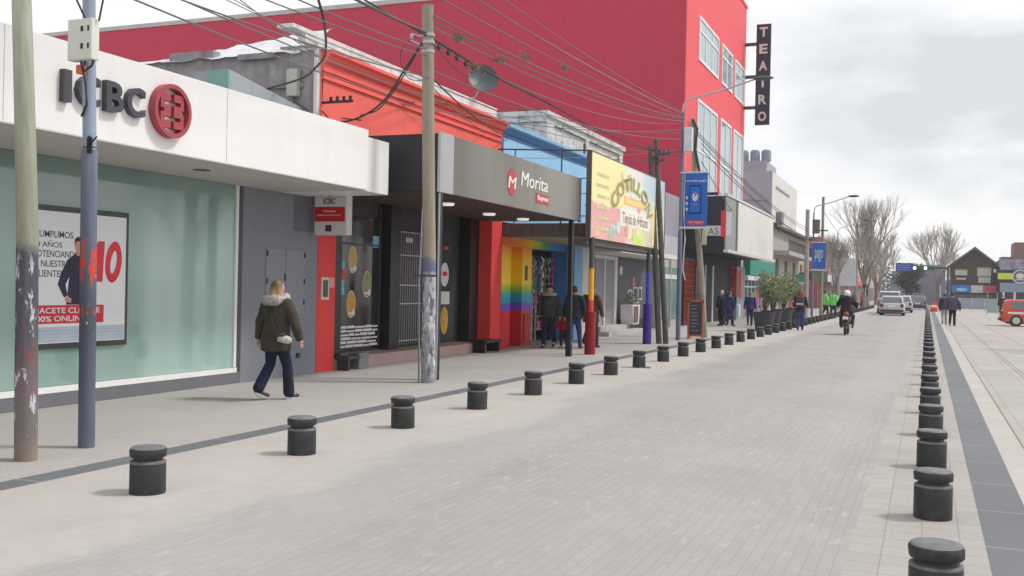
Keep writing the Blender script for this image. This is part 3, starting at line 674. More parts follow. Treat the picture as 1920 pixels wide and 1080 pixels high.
mb.cyl((-9.85, 23.2, 4.95), (-7.5, 23.2, 4.85), .02, n=6).cyl((-8.2, 23.25, 2.9), (-8.2, 23.25, 4.95), .02, n=6); mb.each('strut', CHAR, bb)
text_mesh('COTILLON', (0, 1, 0, 1), 'X', -7.384, M('bb_letter_tan', (.36, .29, .14)), 'arched_text', bb, depth=.008, bold=.02, arc=(26.75, 3.25, .95, 158, 20, .36, 1.75))
text_mesh('COTILLON', (0, 1, 0, 1), 'X', -7.387, M('bb_letter_pale', (.80, .74, .45)), 'arched_text_edge', bb, depth=.003, bold=.06, arc=(26.75, 3.25, .93, 159, 19, .40, 1.75))
MB().box(-7.4, -7.394, 25.95, 28.1, 3.80, 4.02).build('orange_band', MS('bb_orange', (232, 186, 130), var=.1, scale=8), bb)
text_mesh('Descartables', (26.1, 28.0, 3.83, 3.99), 'X', -7.394, MS('bb_yellow', (246, 226, 150)), 'band_text', bb, depth=.003, bold=.02)
MB().box(-7.4, -7.395, 25.6, 28.6, 3.22, 3.68).build('white_box', MS('bb_white', (232, 226, 220), var=.06), bb)
text_mesh('Tienda de disfraces', (25.8, 28.4, 3.30, 3.60), 'X', -7.395, MS('bb_grey', (150, 130, 120)), 'box_text', bb, depth=.003, bold=.015)
mb = MB(); disc(mb, 'X', -7.4, 27.15, 4.25, .7, .28, .005); mb.build('pale_arch', MS('bb_pale_green', (214, 230, 214), var=.1), bb)
MB().box(-7.4, -7.395, 26.9, 27.8, 2.80, 3.18).build('green_patch', MS('bb_green', (196, 226, 110), var=.2, scale=6), bb)
MB().box(-7.4, -7.395, 28.9, 29.2, 2.85, 3.9).build('yellow_column', MS('bb_col', (234, 214, 160)), bb)
rb_ = random.Random(31)
for k in range(16):
    y = rb_.uniform(23.6, 29.6); z = rb_.choice((rb_.uniform(2.9, 3.2), rb_.uniform(3.75, 4.6))); mb = MB(); disc(mb, 'X', -7.4+.0006*k, y, z, rb_.uniform(.12, .3), rb_.uniform(.08, .2), .0015, 14)
    mb.build('pale_picture', MS('bb_fade%d' % (k % 5), ((226, 200, 150), (196, 214, 206), (222, 170, 160), (230, 224, 190), (176, 186, 170))[k % 5], var=.25, scale=10), bb)  # pastel print discs in the panel's glare-paled tones
mb = MB()
for k in range(6): mb.box(-7.4, -7.395, 23.5+.1*(k % 2), 24.6, 3.0+.26*k, 3.08+.26*k)
for k in range(7): mb.box(-7.4, -7.395, 29.35, 30.2, 2.95+.24*k, 3.06+.24*k)
mb.each('small_print', MS('bb_grey2', (206, 196, 150), var=.4, scale=8), bb)
text_mesh('disfraces . globos . souvenirs', (23.5, 26.6, 2.83, 2.93), 'X', -7.4, MS('bb_peach', (244, 200, 170)), 'footer_text', bb, depth=.003, bold=.01)
mb = MB().cyl((-7.42, 23.33, 0), (-7.42, 23.33, 1.02), .13, n=16); mb.build('post_base', DKRED, bb, smooth=True)
mb = MB().cyl((-7.42, 23.33, 1.02), (-7.42, 23.33, 1.3), .065, n=12); mb.build('post_red', RED, bb, smooth=True)
mb = MB().cyl((-7.42, 23.33, 1.3), (-7.42, 23.33, 2.05), .065, n=12); mb.build('post_yellow', MS('post_yellow', (240, 170, 40)), bb, smooth=True)
mb = MB().cyl((-7.42, 23.33, 2.05), (-7.42, 23.33, 2.8), .06, n=12); mb.build('post_top', CHAR, bb, smooth=True)
mb = MB().cyl((-7.46, 28.85, 0), (-7.46, 28.85, 1.15), .125, n=16); mb.build('post_base', MS('post_purple', (70, 40, 130)), bb, smooth=True)
mb = MB().cyl((-7.46, 28.85, 1.15), (-7.46, 28.85, 2.1), .06, n=12); mb.build('post_blue', MS('post_blue', (50, 80, 190)), bb, smooth=True)
mb = MB().cyl((-7.46, 28.85, 2.1), (-7.46, 28.85, 2.7), .06, n=12); mb.build('post_top', CHAR, bb, smooth=True)
# ------------------------------------------------------------------ white concrete roof block + grey shop + glass shop
WCON = M('weathered_white_render', (.58, .57, .55), rough=.95, var=.12, scale=2, streak=.4, dirt=.85, dirtc=(.14, .135, .12), bump=.5)
wb = thing('weathered_building', 'low building with weathered white concrete parapet behind the blue shop wall', 'building', (-10.2, 31, 0))
MB().box(-13.5, -10.2, 27.4, 35.2, 3.2, 6.28).build('parapet_wall', WCON, wb)
mb = MB(); mb.box(-13.55, -10.12, 27.3, 35.25, 6.30, 6.46).box(-13.5, -10.05, 27.25, 35.3, 6.46, 6.60)
mb.box(-10.2, -10.12, 27.4, 28.0, 5.4, 6.3).box(-10.2, -10.12, 31, 31.3, 5.4, 6.3).box(-10.2, -10.12, 34.8, 35.2, 5.4, 6.3).box(-10.2, -10.1, 27.4, 35.2, 5.50, 5.62); mb.build('cornice', WCON, wb)
MB().cyl((-10.05, 30.6, 5.2), (-10.05, 30.6, 6.1), .04, n=8).build('drainpipe', CHAR, wb)
mb = MB()
for i in range(220):
    a = Vector((-11.5+1.3*rnd.random(), 27.3+.6*rnd.random(), 6.6+.03*rnd.random())); q = .06+.07*rnd.random()
    b = a+Vector((rnd.uniform(-.1, .1), rnd.uniform(-.1, .1), q)); mb.add([a, a+Vector((.02, .01, 0)), b], [(0, 1, 2)])
mb.build('weeds', M('dry_weeds', (.10, .09, .05)), wb)
gs = thing('grey_shop_building', 'dark grey recessed shop with steps, white door frame and small framed pictures', 'building', (-10, 35.5, 0))
MB().box(-15, -10.45, 31.0, 40.4, 0, 3.0).build('wall', MS('slate_wall', (92, 94, 104), var=.06), gs)
MB().box(-10.45, -10.40, 35.6, 40.3, 0, .42).build('plinth', MS('slate_plinth', (48, 48, 56)), gs)
MB().box(-15, -9.95, 31.0, 44.0, 3.0, 5.55).build('upper_wall', MS('pale_grey_render', (150, 148, 158), var=.08, streak=.2), gs)
MB().box(-10.44, -9.0, 31.2, 39.6, 2.74, 2.9).build('awning', OFFW, gs)
dr = MB().box(-10.44, -10.42, 33.2, 35.3, .3, 2.6).build('door', MS('door_grey', (140, 138, 148)), gs)
mb = MB(); mb.box(-10.42, -10.36, 32.6, 32.9, .3, 2.7).box(-10.42, -10.34, 35.3, 35.6, .3, 2.7).box(-10.42, -10.36, 34.1, 34.2, .3, 2.6).box(-10.42, -10.36, 32.6, 35.6, 2.6, 2.72); mb.build('door_frame', OFFW, dr)
MB().box(-10.42, -9.6, 32.2, 36.5, 0, .15).box(-10.42, -9.95, 32.4, 36.0, .15, .30).each('step', M('step_grey', (.42, .41, .40), rough=.9), gs, bevel=.006)
for (y, z, w_, h_) in ((37.4, 1.12, .5, .42), (38.1, 1.15, .55, .5), (38.85, 1.15, .5, .5), (38.6, .75, .35, .35)):
    pf = MB().box(-10.45, -10.42, y, y+w_, z, z+h_).build('picture_frame', OFFW, gs)
    MB().box(-10.42, -10.415, y+.07, y+w_-.07, z+.06, z+h_-.06).build('picture', MS('pic_dark', (70, 72, 80), var=.4, scale=14), pf)
MB().box(-10.45, -10.42, 37.95, 38.3, 1.68, 2.0).build('wall_badge', MS('badge_red', (190, 120, 124), var=.3, scale=20), gs)
mb = MB(); disc(mb, 'X', -10.45, 36.3, 2.25, .16, .17, .05); mb.build('wall_lamp', OFFW, gs)
pp = thing('planter', 'white and brown planter box with small plant at the grey shop door', 'planter', (-10, 36.0, 0))
mb = MB(); mb.prism([(35.7, 0.3), (36.5, 0.3), (36.6, 1.0), (35.6, 1.0)], 'x', -10.2, -9.75); mb.build('pot', OFFW, pp)
MB().box(-9.75, -9.74, 35.72, 36.35, .35, .95).build('pot_face', MS('planter_brown', (110, 84, 80)), pp)
def leaves(mb, c, rad, n, sz, rg, flat=0):
    for i in range(n):
        while True:
            v = Vector((rg.uniform(-1, 1), rg.uniform(-1, 1), rg.uniform(-1, 1)))
            if .25 < v.length < 1: break
        p = Vector(c)+Vector((v.x*rad[0], v.y*rad[1], v.z*rad[2]))
        d = Vector((rg.uniform(-1, 1), rg.uniform(-1, 1), rg.uniform(-.3, 1))).normalized(); e = d.cross(Vector((rg.uniform(-1, 1), rg.uniform(-1, 1), rg.uniform(-1, 1)))).normalized()
        s_ = sz*rg.uniform(.6, 1.4); mb.add([p, p+d*s_*.5+e*s_*.18, p+d*s_, p+d*s_*.5-e*s_*.18], [(0, 1, 2, 3)])
LEAF = M('bush_leaves', (.21, .245, .13), rough=.6, var=.5, scale=4); LEAFD = M('dark_leaves', (.035, .055, .035), rough=.7, var=.4, scale=1)
mb = MB(); leaves(mb, (-9.97, 36.1, 1.15), (.2, .3, .2), 120, .14, rnd); mb.build('foliage', LEAF, pp)
gls = thing('glass_shop_building', 'narrow pale shop with frosted glass front beside the theatre', 'building', (-9.9, 42, 0))
MB().box(-15, -10.0, 40.4, 43.95, 0, 3.0).build('wall', M('beige_render', (.42, .40, .37)), gls)
MB().box(-10.0, -9.97, 40.6, 43.8, .35, 2.5).build('shop_window', MS('pale_glass', (120, 144, 142), rough=.1, var=.25, scale=1.2), gls)
MB().box(-10.0, -9.93, 40.5, 43.9, 2.02, 2.2).build('window_lettering', OFFW, gls)
MB().box(-10.0, -9.93, 40.4, 43.95, 2.95, 3.8).build('fascia', MS('pale_fascia', (176, 176, 182)), gls)
mb = MB()
for y in (40.42, 42.1, 43.8): mb.box(-10.0, -9.92, y, y+.12, 0, 2.9)
mb.each('mullion', STEEL, gls)
# ------------------------------------------------------------------ theatre
CRIM = MS('crimson_render', (184, 51, 77), var=.06, scale=.22, streak=.14); THR = MS('theatre_red_front', (222, 84, 92), var=.05, scale=.8, streak=.08)
th = thing('theatre_building', 'tall crimson theatre with white framed windows and long blank side wall', 'building', (-9.9, 50, 0))
MB().box(-75, -19.0, 44.0, 62, 0, 15.2).box(-19.0, -9.93, 44.0, 59.4, 5.4, 17.75).build('side_wall', CRIM, th)
MB().box(-9.93, -9.90, 44.0, 59.4, 5.4, 17.75).build('front_wall', THR, th)
MB().box(-75, -19.0, 43.95, 44.2, 15.2, 15.42).build('coping', M('coping_grey', (.45, .44, .44), rough=.8), th)
MB().box(-19.0, -9.85, 43.96, 59.45, 17.75, 17.9).build('coping', THR, th)
MB().box(-15, -9.95, 44.0, 59.3, 0, 5.4).build('dark_wall', MS('theatre_dark', (34, 34, 40)), th)
WG = MS('window_pane_blue', (160, 178, 186), rough=.08, var=.12, scale=.8, spec=.6)
WFR = M('window_white', (.72, .72, .72), rough=.5)
def window(root, y0, y1, z0, z1, nv, zh, X=-9.9):
    fr_ = MB(); t_ = .13
    fr_.box(X, X+.05, y0, y1, z0, z0+t_).box(X, X+.05, y0, y1, z1-t_, z1).box(X, X+.05, y0, y0+t_, z0+t_, z1-t_).box(X, X+.05, y1-t_, y1, z0+t_, z1-t_)
    for k in range(1, nv): y = y0+(y1-y0)*k/nv; fr_.box(X, X+.04, y-.05, y+.05, z0+t_, z1-t_)
    for z in zh: fr_.box(X, X+.045, y0+t_, y1-t_, z-.05, z+.05)
    o = fr_.build('window', WFR, root); MB().box(X-.005, X+.012, y0+t_*.5, y1-t_*.5, z0+t_*.5, z1-t_*.5).build('pane', WG, o)
for y0, y1, nv in ((46.5, 51.2, 3), (52.1, 55.1, 2), (55.8, 58.9, 2)):
    window(th, y0, y1, 12.1, 14.15, nv, (13.5,)); window(th, y0, y1, 6.0, 10.35, nv, (8.0,))
lt = MB().box(-9.95, -9.92, 44.6, 46.6, 0, 3.0).build('lattice_door', BLACK, th)
mb = MB()
for k in range(6): mb.box(-9.92, -9.88, 44.65+.38*k, 44.70+.38*k, .1, 2.9)
for k in range(11): mb.box(-9.92, -9.885, 44.6, 46.6, .15+.26*k, .19+.26*k)
mb.build('lattice', MS('lattice_red', (170, 70, 56)), lt)
mb = MB(); mb.box(-9.95, -9.9, 49.2, 49.4, 0, 2.8).box(-9.95, -9.9, 51.0, 51.3, 0, 2.8); mb.each('door_post', LGREY, th)
MB().box(-9.95, -9.88, 46.9, 48.8, .1, 2.7).build('door', M('theatre_door', (.05, .025, .02), rough=.4), th)
mu = MB().box(-9.95, -9.6, 56.3, 58.9, 0, 2.9).build('poster_pillar', MS('pillar_grey', (150, 146, 150)), th)
MB().box(-9.6, -9.59, 56.5, 57.6, 1.2, 2.7).box(-9.9, -9.65, 56.29, 56.3, .6, 2.8).build('pillar_poster', MS('poster_orange_red', (186, 70, 50), var=.4, scale=5), mu)
mq = thing('theatre_marquee', 'black box marquee with pale screen panel above the theatre entrance', 'marquee', (-8.9, 50, 3.1))
MB().box(-9.89, -8.16, 44.5, 59.3, 3.34, 5.68).build('box', MS('marquee_black', (38, 38, 48), rough=.5), mq, bevel=.02)
MB().box(-8.16, -8.10, 44.45, 46.9, 3.38, 5.68).build('grey_panel', MS('marquee_grey', (140, 144, 140)), mq)
MB().box(-8.16, -8.10, 47.5, 59.0, 3.38, 5.66).build('screen', M('screen_pale', (.66, .66, .61), rough=.35, var=.08, scale=.7, streak=.2), mq)
mb = MB(); mb.box(-8.20, -8.06, 44.45, 59.4, 5.69, 5.80).box(-8.20, -8.0, 44.45, 59.4, 3.24, 3.37); mb.build('trim', LGREY, mq)
# vertical theatre sign
NAVY = MS('sign_navy', (44, 46, 66), rough=.4)
ts = thing('theatre_sign', 'tall navy vertical blade sign reading TEATRO on the theatre corner', 'sign', (-9, 59, 11))
MB().box(-9.25, -8.45, 58.95, 59.1, 11.0, 16.7).build('board', NAVY, ts)
for i, ch in enumerate('TEATRO'):
    zc = 16.25-i*.955; text_mesh(ch, (-9.08, -8.62, zc-.27, zc+.27), 'Y', 58.95, OFFW, 'letter', ts, depth=.03, bold=.03)
for z in (15.6, 13.75, 12.0): MB().box(-9.95, -9.25, 58.98, 59.07, z-.09, z+.09).build('bracket', CHAR, ts)
# ------------------------------------------------------------------ shops beyond the theatre
gsn = thing('green_sign_shop', 'shop with plain green sign board and dark glazed front beyond the theatre', 'building', (-9.9, 65, 0))
MB().box(-15, -9.95, 59.6, 71, 0, 5.0).build('wall', M('shop_cream', (.42, .39, .36)), gsn)
MB().box(-9.95, -9.55, 60.4, 71.0, 2.52, 3.45).build('sign_board', MS('green_board', (14, 128, 108), rough=.5), gsn)
MB().box(-9.95, -9.6, 60.0, 70.8, 2.22, 2.5).build('white_band', OFFW, gsn)
sw = MB().box(-9.95, -9.9, 60.2, 70.5, .1, 2.2).build('shop_window', DGLASS, gsn)
mb = MB()
for k in range(8): mb.box(-9.9, -9.86, 60.2+1.4*k, 60.3+1.4*k, .1, 2.2)
mb.box(-9.9, -9.86, 60.2, 70.5, 1.8, 1.88); mb.each('mullion', LGREY, sw)
for k in range(7): MB().box(-9.88, -9.87, 60.5+1.4*k, 61.3+1.4*k, .4+.3*(k % 3), 1.1+.2*(k % 4)).build('window_display', PC[(k*3) % 8], sw)
bt = thing('balcony_building', 'old cream building with concrete balcony, dark roof and red door', 'building', (-9.9, 80, 0))
MB().box(-16, -9.95, 71.2, 92, 0, 6.0).build('wall', M('cream_old', (.40, .36, .32), rough=.95, var=.2, streak=.3), bt)
mb = MB(); mb.prism([(-16, 6.0), (-9.5, 6.0), (-9.5, 6.2), (-12.5, 7.3), (-16, 7.3)], 'y', 71.2, 92); mb.build('roof', M('dark_roof', (.085, .08, .085), rough=.9, var=.5, scale=2, bump=.5), bt)
MB().box(-9.95, -8.9, 73, 88, 4.15, 4.45).build('balcony', M('balcony_conc', (.36, .34, .33), var=.2, streak=.4), bt)
mb = MB()
for k in range(31): mb.box(-8.95, -8.91, 73+.5*k, 73.04+.5*k, 4.45, 5.2)
mb.box(-8.97, -8.9, 73, 88, 5.2, 5.28); mb.build('balcony_rail', CHAR, bt)
for y in (74, 79, 84, 89):
    o = MB().box(-9.95, -9.9, y, y+1.3, 2.7, 3.9).build('window', M('win_dk', (.09, .08, .08)), bt)
MB().box(-9.95, -9.88, 82, 84, 0, 2.5).build('door', MS('red_door', (150, 60, 52)), bt)
MB().box(-9.95, -9.88, 72.5, 74.5, 0, 2.4).box(-9.95, -9.88, 76, 81, 0, 2.3).box(-9.95, -9.88, 86, 91, 0, 2.3).each('shopfront', M('front_mid', (.16, .15, .16), var=.4), bt)
MB().box(-9.9, -9.0, 84.5, 84.7, 2.35, 3.0).build('blade_sign', MS('sign_teal2', (70, 160, 150)), bt)
MB().box(-9.9, -8.9, 88.0, 88.2, 2.6, 3.2).build('blade_sign', MS('sign_redblack', (150, 40, 44)), bt)
tb = thing('apartment_building', 'tall lilac grey building with row of round water tanks on its roof', 'building', (-13, 92, 0))
LIL = MS('lilac_render', (170, 168, 180), var=.06, scale=.6, streak=.15)
MB().box(-22, -12.0, 86, 103, 0, 11.5).build('wall', LIL, tb); MB().box(-12.0, -11.95, 86.0, 103, 0, 11.45).build('front_wall', OFFW, tb)
MB().box(-22, -12.5, 86.3, 92, 11.5, 12.4).build('tank_room', MS('tank_room_grey', (156, 160, 170)), tb)
for k in range(4): MB().lathe((-15.4+.92*k, 87, 12.4), [(.40, 0), (.40, .8), (.3, .95), (.05, 1.0)], 16).build('water_tank', MS('tank_blue', (128, 138, 150)), tb, smooth=True)
MB().box(-11.95, -11.5, 88.5, 90.0, 7.3, 8.3).build('air_conditioner', MS('ac_dark', (120, 120, 124)), tb, bevel=.03)
MB().box(-11.95, -11.85, 88, 97, 10.3, 10.45).box(-22, -12.3, 85.9, 86, 9.1, 9.25).build('ledge', LIL, tb)
mb = MB()
for y in (93, 98): mb.box(-11.95, -11.93, y, y+2, 7.2, 8.8)
mb.build('window', MS('far_window', (196, 200, 204)), tb)
specs = [('brick_shop_building', 'brick red building with green and white shop signs far up the left side', 104, 128, 7.0, (150, 84, 80)),
         ('orange_shop_building', 'orange and pink painted shop front far up the left side', 128.2, 150, 5.4, (206, 112, 84)),
         ('pink_shop_building', 'pale pink low shop at the far end of the left side', 150.2, 182, 5.0, (206, 170, 168))]
for nm, lb, y0, y1, h, c_ in specs:
    t_ = thing(nm, lb, 'building', (-9.9, (y0+y1)/2, 0))
    MB().box(-18, -9.9, y0, y1, 0, h).build('wall', MS(nm+'_paint', c_, var=.12, scale=.8, streak=.15), t_)
    mb = MB(); n_ = int((y1-y0)/5)
    for k in range(n_): mb.box(-9.9, -9.85, y0+1+5*k, y0+4.2+5*k, 0, 2.5)
    mb.each('shopfront', M('far_front', (.10, .10, .11), rough=.3, var=.5, scale=.6), t_)
    MB().box(-9.9, -9.4, y0+.5, y1-.5, 2.7, 3.4).build('sign_board', MS(nm+'_sign', {'b': (226, 226, 230), 'o': (186, 206, 214), 'p': (214, 90, 80)}[nm[0]], var=.25, scale=1), t_)
    MB().box(-10, -9.8, y0, y1, h, h+.2).build('coping', OFFW, t_)
    for k in range(n_): MB().box(-9.9, -9.87, y0+1.5+5*k, y0+3.4+5*k, 3.7, h-.7).build('window', M('far_win', (.2, .2, .22), var=.3), t_)
t_ = tag(MB().box(-9.3, -6.9, 112, 112.3, 2.3, 5.2).build('shop_sign', MS('far_white_sign', (206, 216, 220), var=.1)), 'white hanging shop sign in front of the brick red building', 'sign')
t_ = tag(MB().box(-9.0, -7.4, 108, 108.2, 5.1, 5.9).build('shop_sign', MS('far_green_sign', (70, 120, 100))), 'small green sign above the white hanging sign', 'sign')
t_ = tag(MB().box(-9.4, -8.0, 92.5, 92.7, 2.5, 3.4).build('shop_sign', MS('far_lime_sign', (104, 124, 104), var=.4, scale=2)), 'green and dark hanging sign below the blue banner', 'sign')
# ------------------------------------------------------------------ poles and lamps
def polemat(name, base, bands, blot, bz0, bz1, amt=.55):
    """bands: (z, colour) low to high; blotches of paint between bz0 and bz1"""
    t = NT(name); X = t.xyz(); cr = t.new('ValToRGB'); e = cr.color_ramp
    z = t.math('ADD', X[2], t.math('MULTIPLY', t.math('SUBTRACT', t.noise(7, 3, (1, 1, .8)), .5), .35)); t.link(t.math('DIVIDE', z, 6), cr.inputs[0])
    e.elements[0].color = (*srgb(bands[0][1]), 1); e.elements[0].position = bands[0][0]/6
    e.elements[1].color = (*srgb(bands[-1][1]), 1); e.elements[1].position = bands[-1][0]/6
    for p, c_ in bands[1:-1]: q = e.elements.new(p/6); q.color = (*srgb(c_), 1)
    g = t.noise(9, 5, (2.5, 2.5, .25)); c = t.mix(t.rng(g, .35, .75, 0, .55), cr.outputs[0], tuple(v*.4 for v in base))
    for i, (bc, th_) in enumerate(blot):
        n_ = t.noise(7+3*i, 5, (1.7, 1.7, .5), rough=.7, loc=(i*5+1, i*3, 2)); k = t.rng(n_, th_, th_+.03)
        k = t.math('MULTIPLY', k, t.math('MULTIPLY', t.rng(X[2], bz0-.1, bz0+.1), t.rng(X[2], bz1+.1, bz1-.1))); c = t.mix(t.math('MULTIPLY', k, .9), c, srgb(bc))
    m_ = t.out(c, .8, 0, .3); t.bump(g, .4, .01); return m_
P1M = polemat('pole_greenish_wood', (.4, .4, .35), [(0, (150, 130, 115)), (.25, (118, 114, 110)), (.55, (120, 104, 110)), (.9, (104, 82, 90)), (1.1, (80, 80, 92)), (1.78, (72, 74, 86)), (1.9, (150, 150, 132)), (4, (172, 176, 158))], [((196, 198, 206), .575), ((160, 62, 56), .62)], .3, 1.75)
p1 = thing('utility_pole', 'weathered grey wooden pole at the left edge, dark and stickered at its foot', 'pole', (-7.225, 6.65, 0))
MB().tube([(-7.205, 6.65, 0), (-7.225, 6.65, 1.0), (-7.25, 6.66, 2.0), (-7.32, 6.66, 3.2), (-7.41, 6.66, 4.6), (-7.53, 6.66, 7.4)], [.095, .093, .089, .084, .078, .07], 20).build('shaft', P1M, p1, smooth=True)
LM = polemat('pole_blue_grey_paint', (.2, .22, .26), [(0, (106, 112, 128)), (.6, (92, 98, 114)), (1.2, (80, 84, 98)), (1.9, (100, 108, 126)), (3, (124, 136, 158)), (5, (132, 146, 168))], [((222, 70, 30), .55), ((206, 206, 210), .64)], 1.0, 1.95)
lp = thing('street_lamp', 'blue grey steel lamp post with junction box in front of the bank', 'street lamp', (-7.285, 7.42, 0))
MB().tube([(-7.285, 7.42, 0), (-7.320, 7.42, 2.79)], [.076, .074], 20).build('shaft', LM, lp, smooth=True)
MB().tube([(-7.320, 7.42, 2.79), (-7.320, 7.42, 2.82), (-7.365, 7.42, 4.3), (-7.435, 7.42, 7.2)], [.078, .062, .058, .05], 20).build('upper_shaft', MS('lamp_upper_blue', (140, 152, 172), rough=.5), lp, smooth=True)
MB().tube([(-7.435, 7.42, 7.1), (-7.375, 7.42, 7.5), (-6.675, 7.42, 7.9), (-5.075, 7.42, 8.2)], .035, 8).build('arm', STEEL, lp, smooth=True)
MB().ell((-4.875, 7.42, 8.2), (.35, .14, .09)).build('lamp_head', CHAR, lp, smooth=True)
jb = MB().box(-7.435, -7.145, 7.24, 7.34, 3.60, 3.98).build('junction_box', MS('box_cream', (206, 208, 198), var=.06), lp, bevel=.01)
mb = MB()
for z in (3.7, 3.86): mb.box(-7.275, -7.245, 7.236, 7.24, z, z+.05).box(-7.195, -7.175, 7.236, 7.24, z, z+.05)
mb.tube([(-7.275, 7.3, 3.6), (-7.295, 7.3, 3.5), (-7.195, 7.3, 3.55), (-7.175, 7.3, 3.6)], .012, 6); mb.tube([(-7.325, 7.3, 3.6), (-7.265, 7.3, 3.4), (-7.275, 7.33, 3.2), (-7.355, 7.35, 3.1)], .012, 6)
mb.each('box_wire', CABLE, jb); MB().box(-7.385, -7.325, 7.3, 7.36, 3.49, 3.57).build('box_tag', MS('tag_orange', (216, 100, 60)), jb)
mb = MB().cyl((-7.275, 7.36, 2.80), (-7.205, 7.3, 2.9), .012, n=6).cyl((-7.275, 7.36, 2.82), (-7.145, 7.33, 2.78+.12), .008, n=6).box(-7.275, -7.225, 7.34, 7.36, 2.75, 2.9); mb.build('hook', BLACK, lp)
P2M = polemat('pole_beige_wood', (.4, .36, .3), [(0, (150, 150, 156)), (1.0, (170, 170, 178)), (1.72, (190, 190, 198)), (1.8, (96, 104, 146)), (1.98, (110, 112, 140)), (2.04, (160, 148, 128)), (5, (150, 142, 128))], [((92, 94, 108), .53), ((214, 214, 218), .565)], .1, 1.72)
p2 = thing('utility_pole', 'beige wooden utility pole with peeling posters beside the Morita canopy', 'pole', (-7.5, 14.85, 0))
p2['label'] = 'beige wooden utility pole with peeling poster scraps beside the dark canopy'
MB().tube([(-7.47, 14.9, 0), (-7.5, 14.9, 2), (-7.56, 14.9, 4), (-7.62, 14.9, 6.13)], [.118, .11, .102, .095], 20).build('shaft', P2M, p2, smooth=True)
MB().tube([(-7.60, 14.82, 0), (-7.62, 14.82, 1.7), (-7.60, 14.84, 2.8), (-7.6, 14.86, 2.9)], .018, 8).build('conduit', STEEL, p2, smooth=True)
mb = MB(); mb.lathe((-7.505, 14.9, 1.72), [(.118, 0), (.125, 0), (.125, .03), (.118, .03)], 16); mb.box(-7.72, -7.30, 14.80, 14.82, 1.72, 1.75); mb.build('clamp', CHAR, p2)
mb = MB()
for z in (5.35, 5.5, 5.62): mb.lathe((-7.6, 14.9, z), [(.10, 0), (.108, 0), (.108, .05), (.10, .05)], 14)
mb.tube([(-7.7, 14.84, 5.62), (-7.84, 14.8, 5.66), (-7.86, 14.8, 5.56), (-7.7, 14.84, 5.48)], .015, 6).ell((-7.84, 14.8, 5.62), (.04, .04, .05)); mb.build('bracket', STEEL, p2)
# leaning pair of wooden poles behind the billboard
for (b0, t0, lb) in (((-7.02, 29.35, 0), (-7.45, 29.4, 5.95), 'right one of two leaning wooden poles at the billboard end'), ((-7.2, 29.25, 0), (-7.6, 29.3, 5.75), 'left one of two leaning wooden poles at the billboard end')):
    t_ = thing('utility_pole', lb, 'pole', b0); MB().tube([b0, ((b0[0]+t0[0])/2, b0[1], 3), t0], [.085, .08, .07], 12).build('shaft', WOODD, t_, smooth=True)
    mb = MB().box(t0[0]-.02, t0[0]+.45, t0[1]-.05, t0[1], t0[2]-.45, t0[2]-.38)
    for q in range(3): mb.cyl((t0[0]+.12+.13*q, t0[1]-.02, t0[2]-.38), (t0[0]+.12+.13*q, t0[1]-.02, t0[2]-.28), .025, n=8)
    mb.build('crossarm', CHAR, t_)
# lamp post with blue banner
def lamp(loc, h, armdx, armdz, label, banner=None, hexd=.075):
    t_ = thing('street_lamp', label, 'street lamp', loc, 'street lamps along the left pavement'); x, y, z = loc
    MB().tube([(x, y, 0), (x, y, h*.45), (x, y, h*.45+.05), (x, y, h-.35)], [hexd, hexd*.95, hexd*.72, hexd*.6], 14).build('shaft', MS('lamp_post_blue', (104, 110, 132), rough=.5, streak=.2), t_, smooth=True)
    MB().tube([(x, y, h-.4), (x+.03, y, h-.12), (x+.15, y, h+.03), (x+armdx*.5, y, h+armdz*.5), (x+armdx-.3, y, h+armdz)], .03, 8).build('arm', STEEL, t_, smooth=True)
    q = MB(); q.ell((x+armdx-.05, y, h+armdz+.02), (.32, .12, .07)); q.build('lamp_head', CHAR, t_, smooth=True)
    return t_
l2 = lamp((-7.2, 31.7, 0), 7.5, 2.5, .55, 'street lamp post with blue banner and white box in front of the theatre')
MB().box(-7.12, -6.86, 31.55, 31.75, 5.9, 6.65).build('meter_box', MS('box_white', (206, 208, 210)), l2, bevel=.02)
MB().tube([(-7.06, 31.62, 5.9), (-7.08, 31.6, 4), (-7.02, 31.6, 3.2), (-7.08, 31.62, 2.2), (-7.0, 31.62, 1.9)], .02, 6).build('conduit', OFFW, l2)
BBL = MS('banner_blue', (36, 98, 182), rough=.45, var=.08)
def banner(x0, x1, y, z0, z1, label, big=True, wmat=BBL):
    t_ = thing('street_banner', label, 'banner', ((x0+x1)/2, y, z0))
    MB().box(x0, x1, y-.015, y, z0, z1).build('cloth', wmat, t_)
    mb = MB().box(x0-.1, x1+.02, y-.03, y+.01, z1, z1+.05).box(x0-.1, x1+.02, y-.03, y+.01, z0-.07, z0); mb.each('rail', OFFW, t_); return t_
b_ = banner(-7.12, -6.36, 31.66, 3.56, 5.22, 'blue street banner showing a smartphone on the near lamp post')
MB().box(-6.93, -6.55, 31.635, 31.643, 3.95, 4.85).build('phone_picture', MS('phone_edge', (20, 44, 110)), b_, bevel=.003)
MB().box(-6.90, -6.58, 31.629, 31.635, 4.0, 4.80).build('phone_screen', MS('phone_screen', (38, 104, 196)), b_)
mb = MB(); disc(mb, 'Y', 31.629, -6.74, 4.48, .09, .13, .003); mb.build('phone_icon', OFFW, b_)
mb = MB(); mb.box(-6.80, -6.66, 31.625, 31.629, 4.24, 4.28).box(-6.76, -6.70, 31.624, 31.626, 4.5, 4.6); mb.build('phone_mark', RED, b_)
mb = MB()
for z in (4.1, 4.28, 4.46): disc(mb, 'Y', 31.645, -7.0, z, .035, .05, .004)
mb.build('dot_icons', OFFW, b_)
text_mesh('mercado pago', (-7.08, -6.40, 4.93, 5.03), 'Y', 31.645, OFFW, 'banner_text', b_, depth=.003, bold=.01)
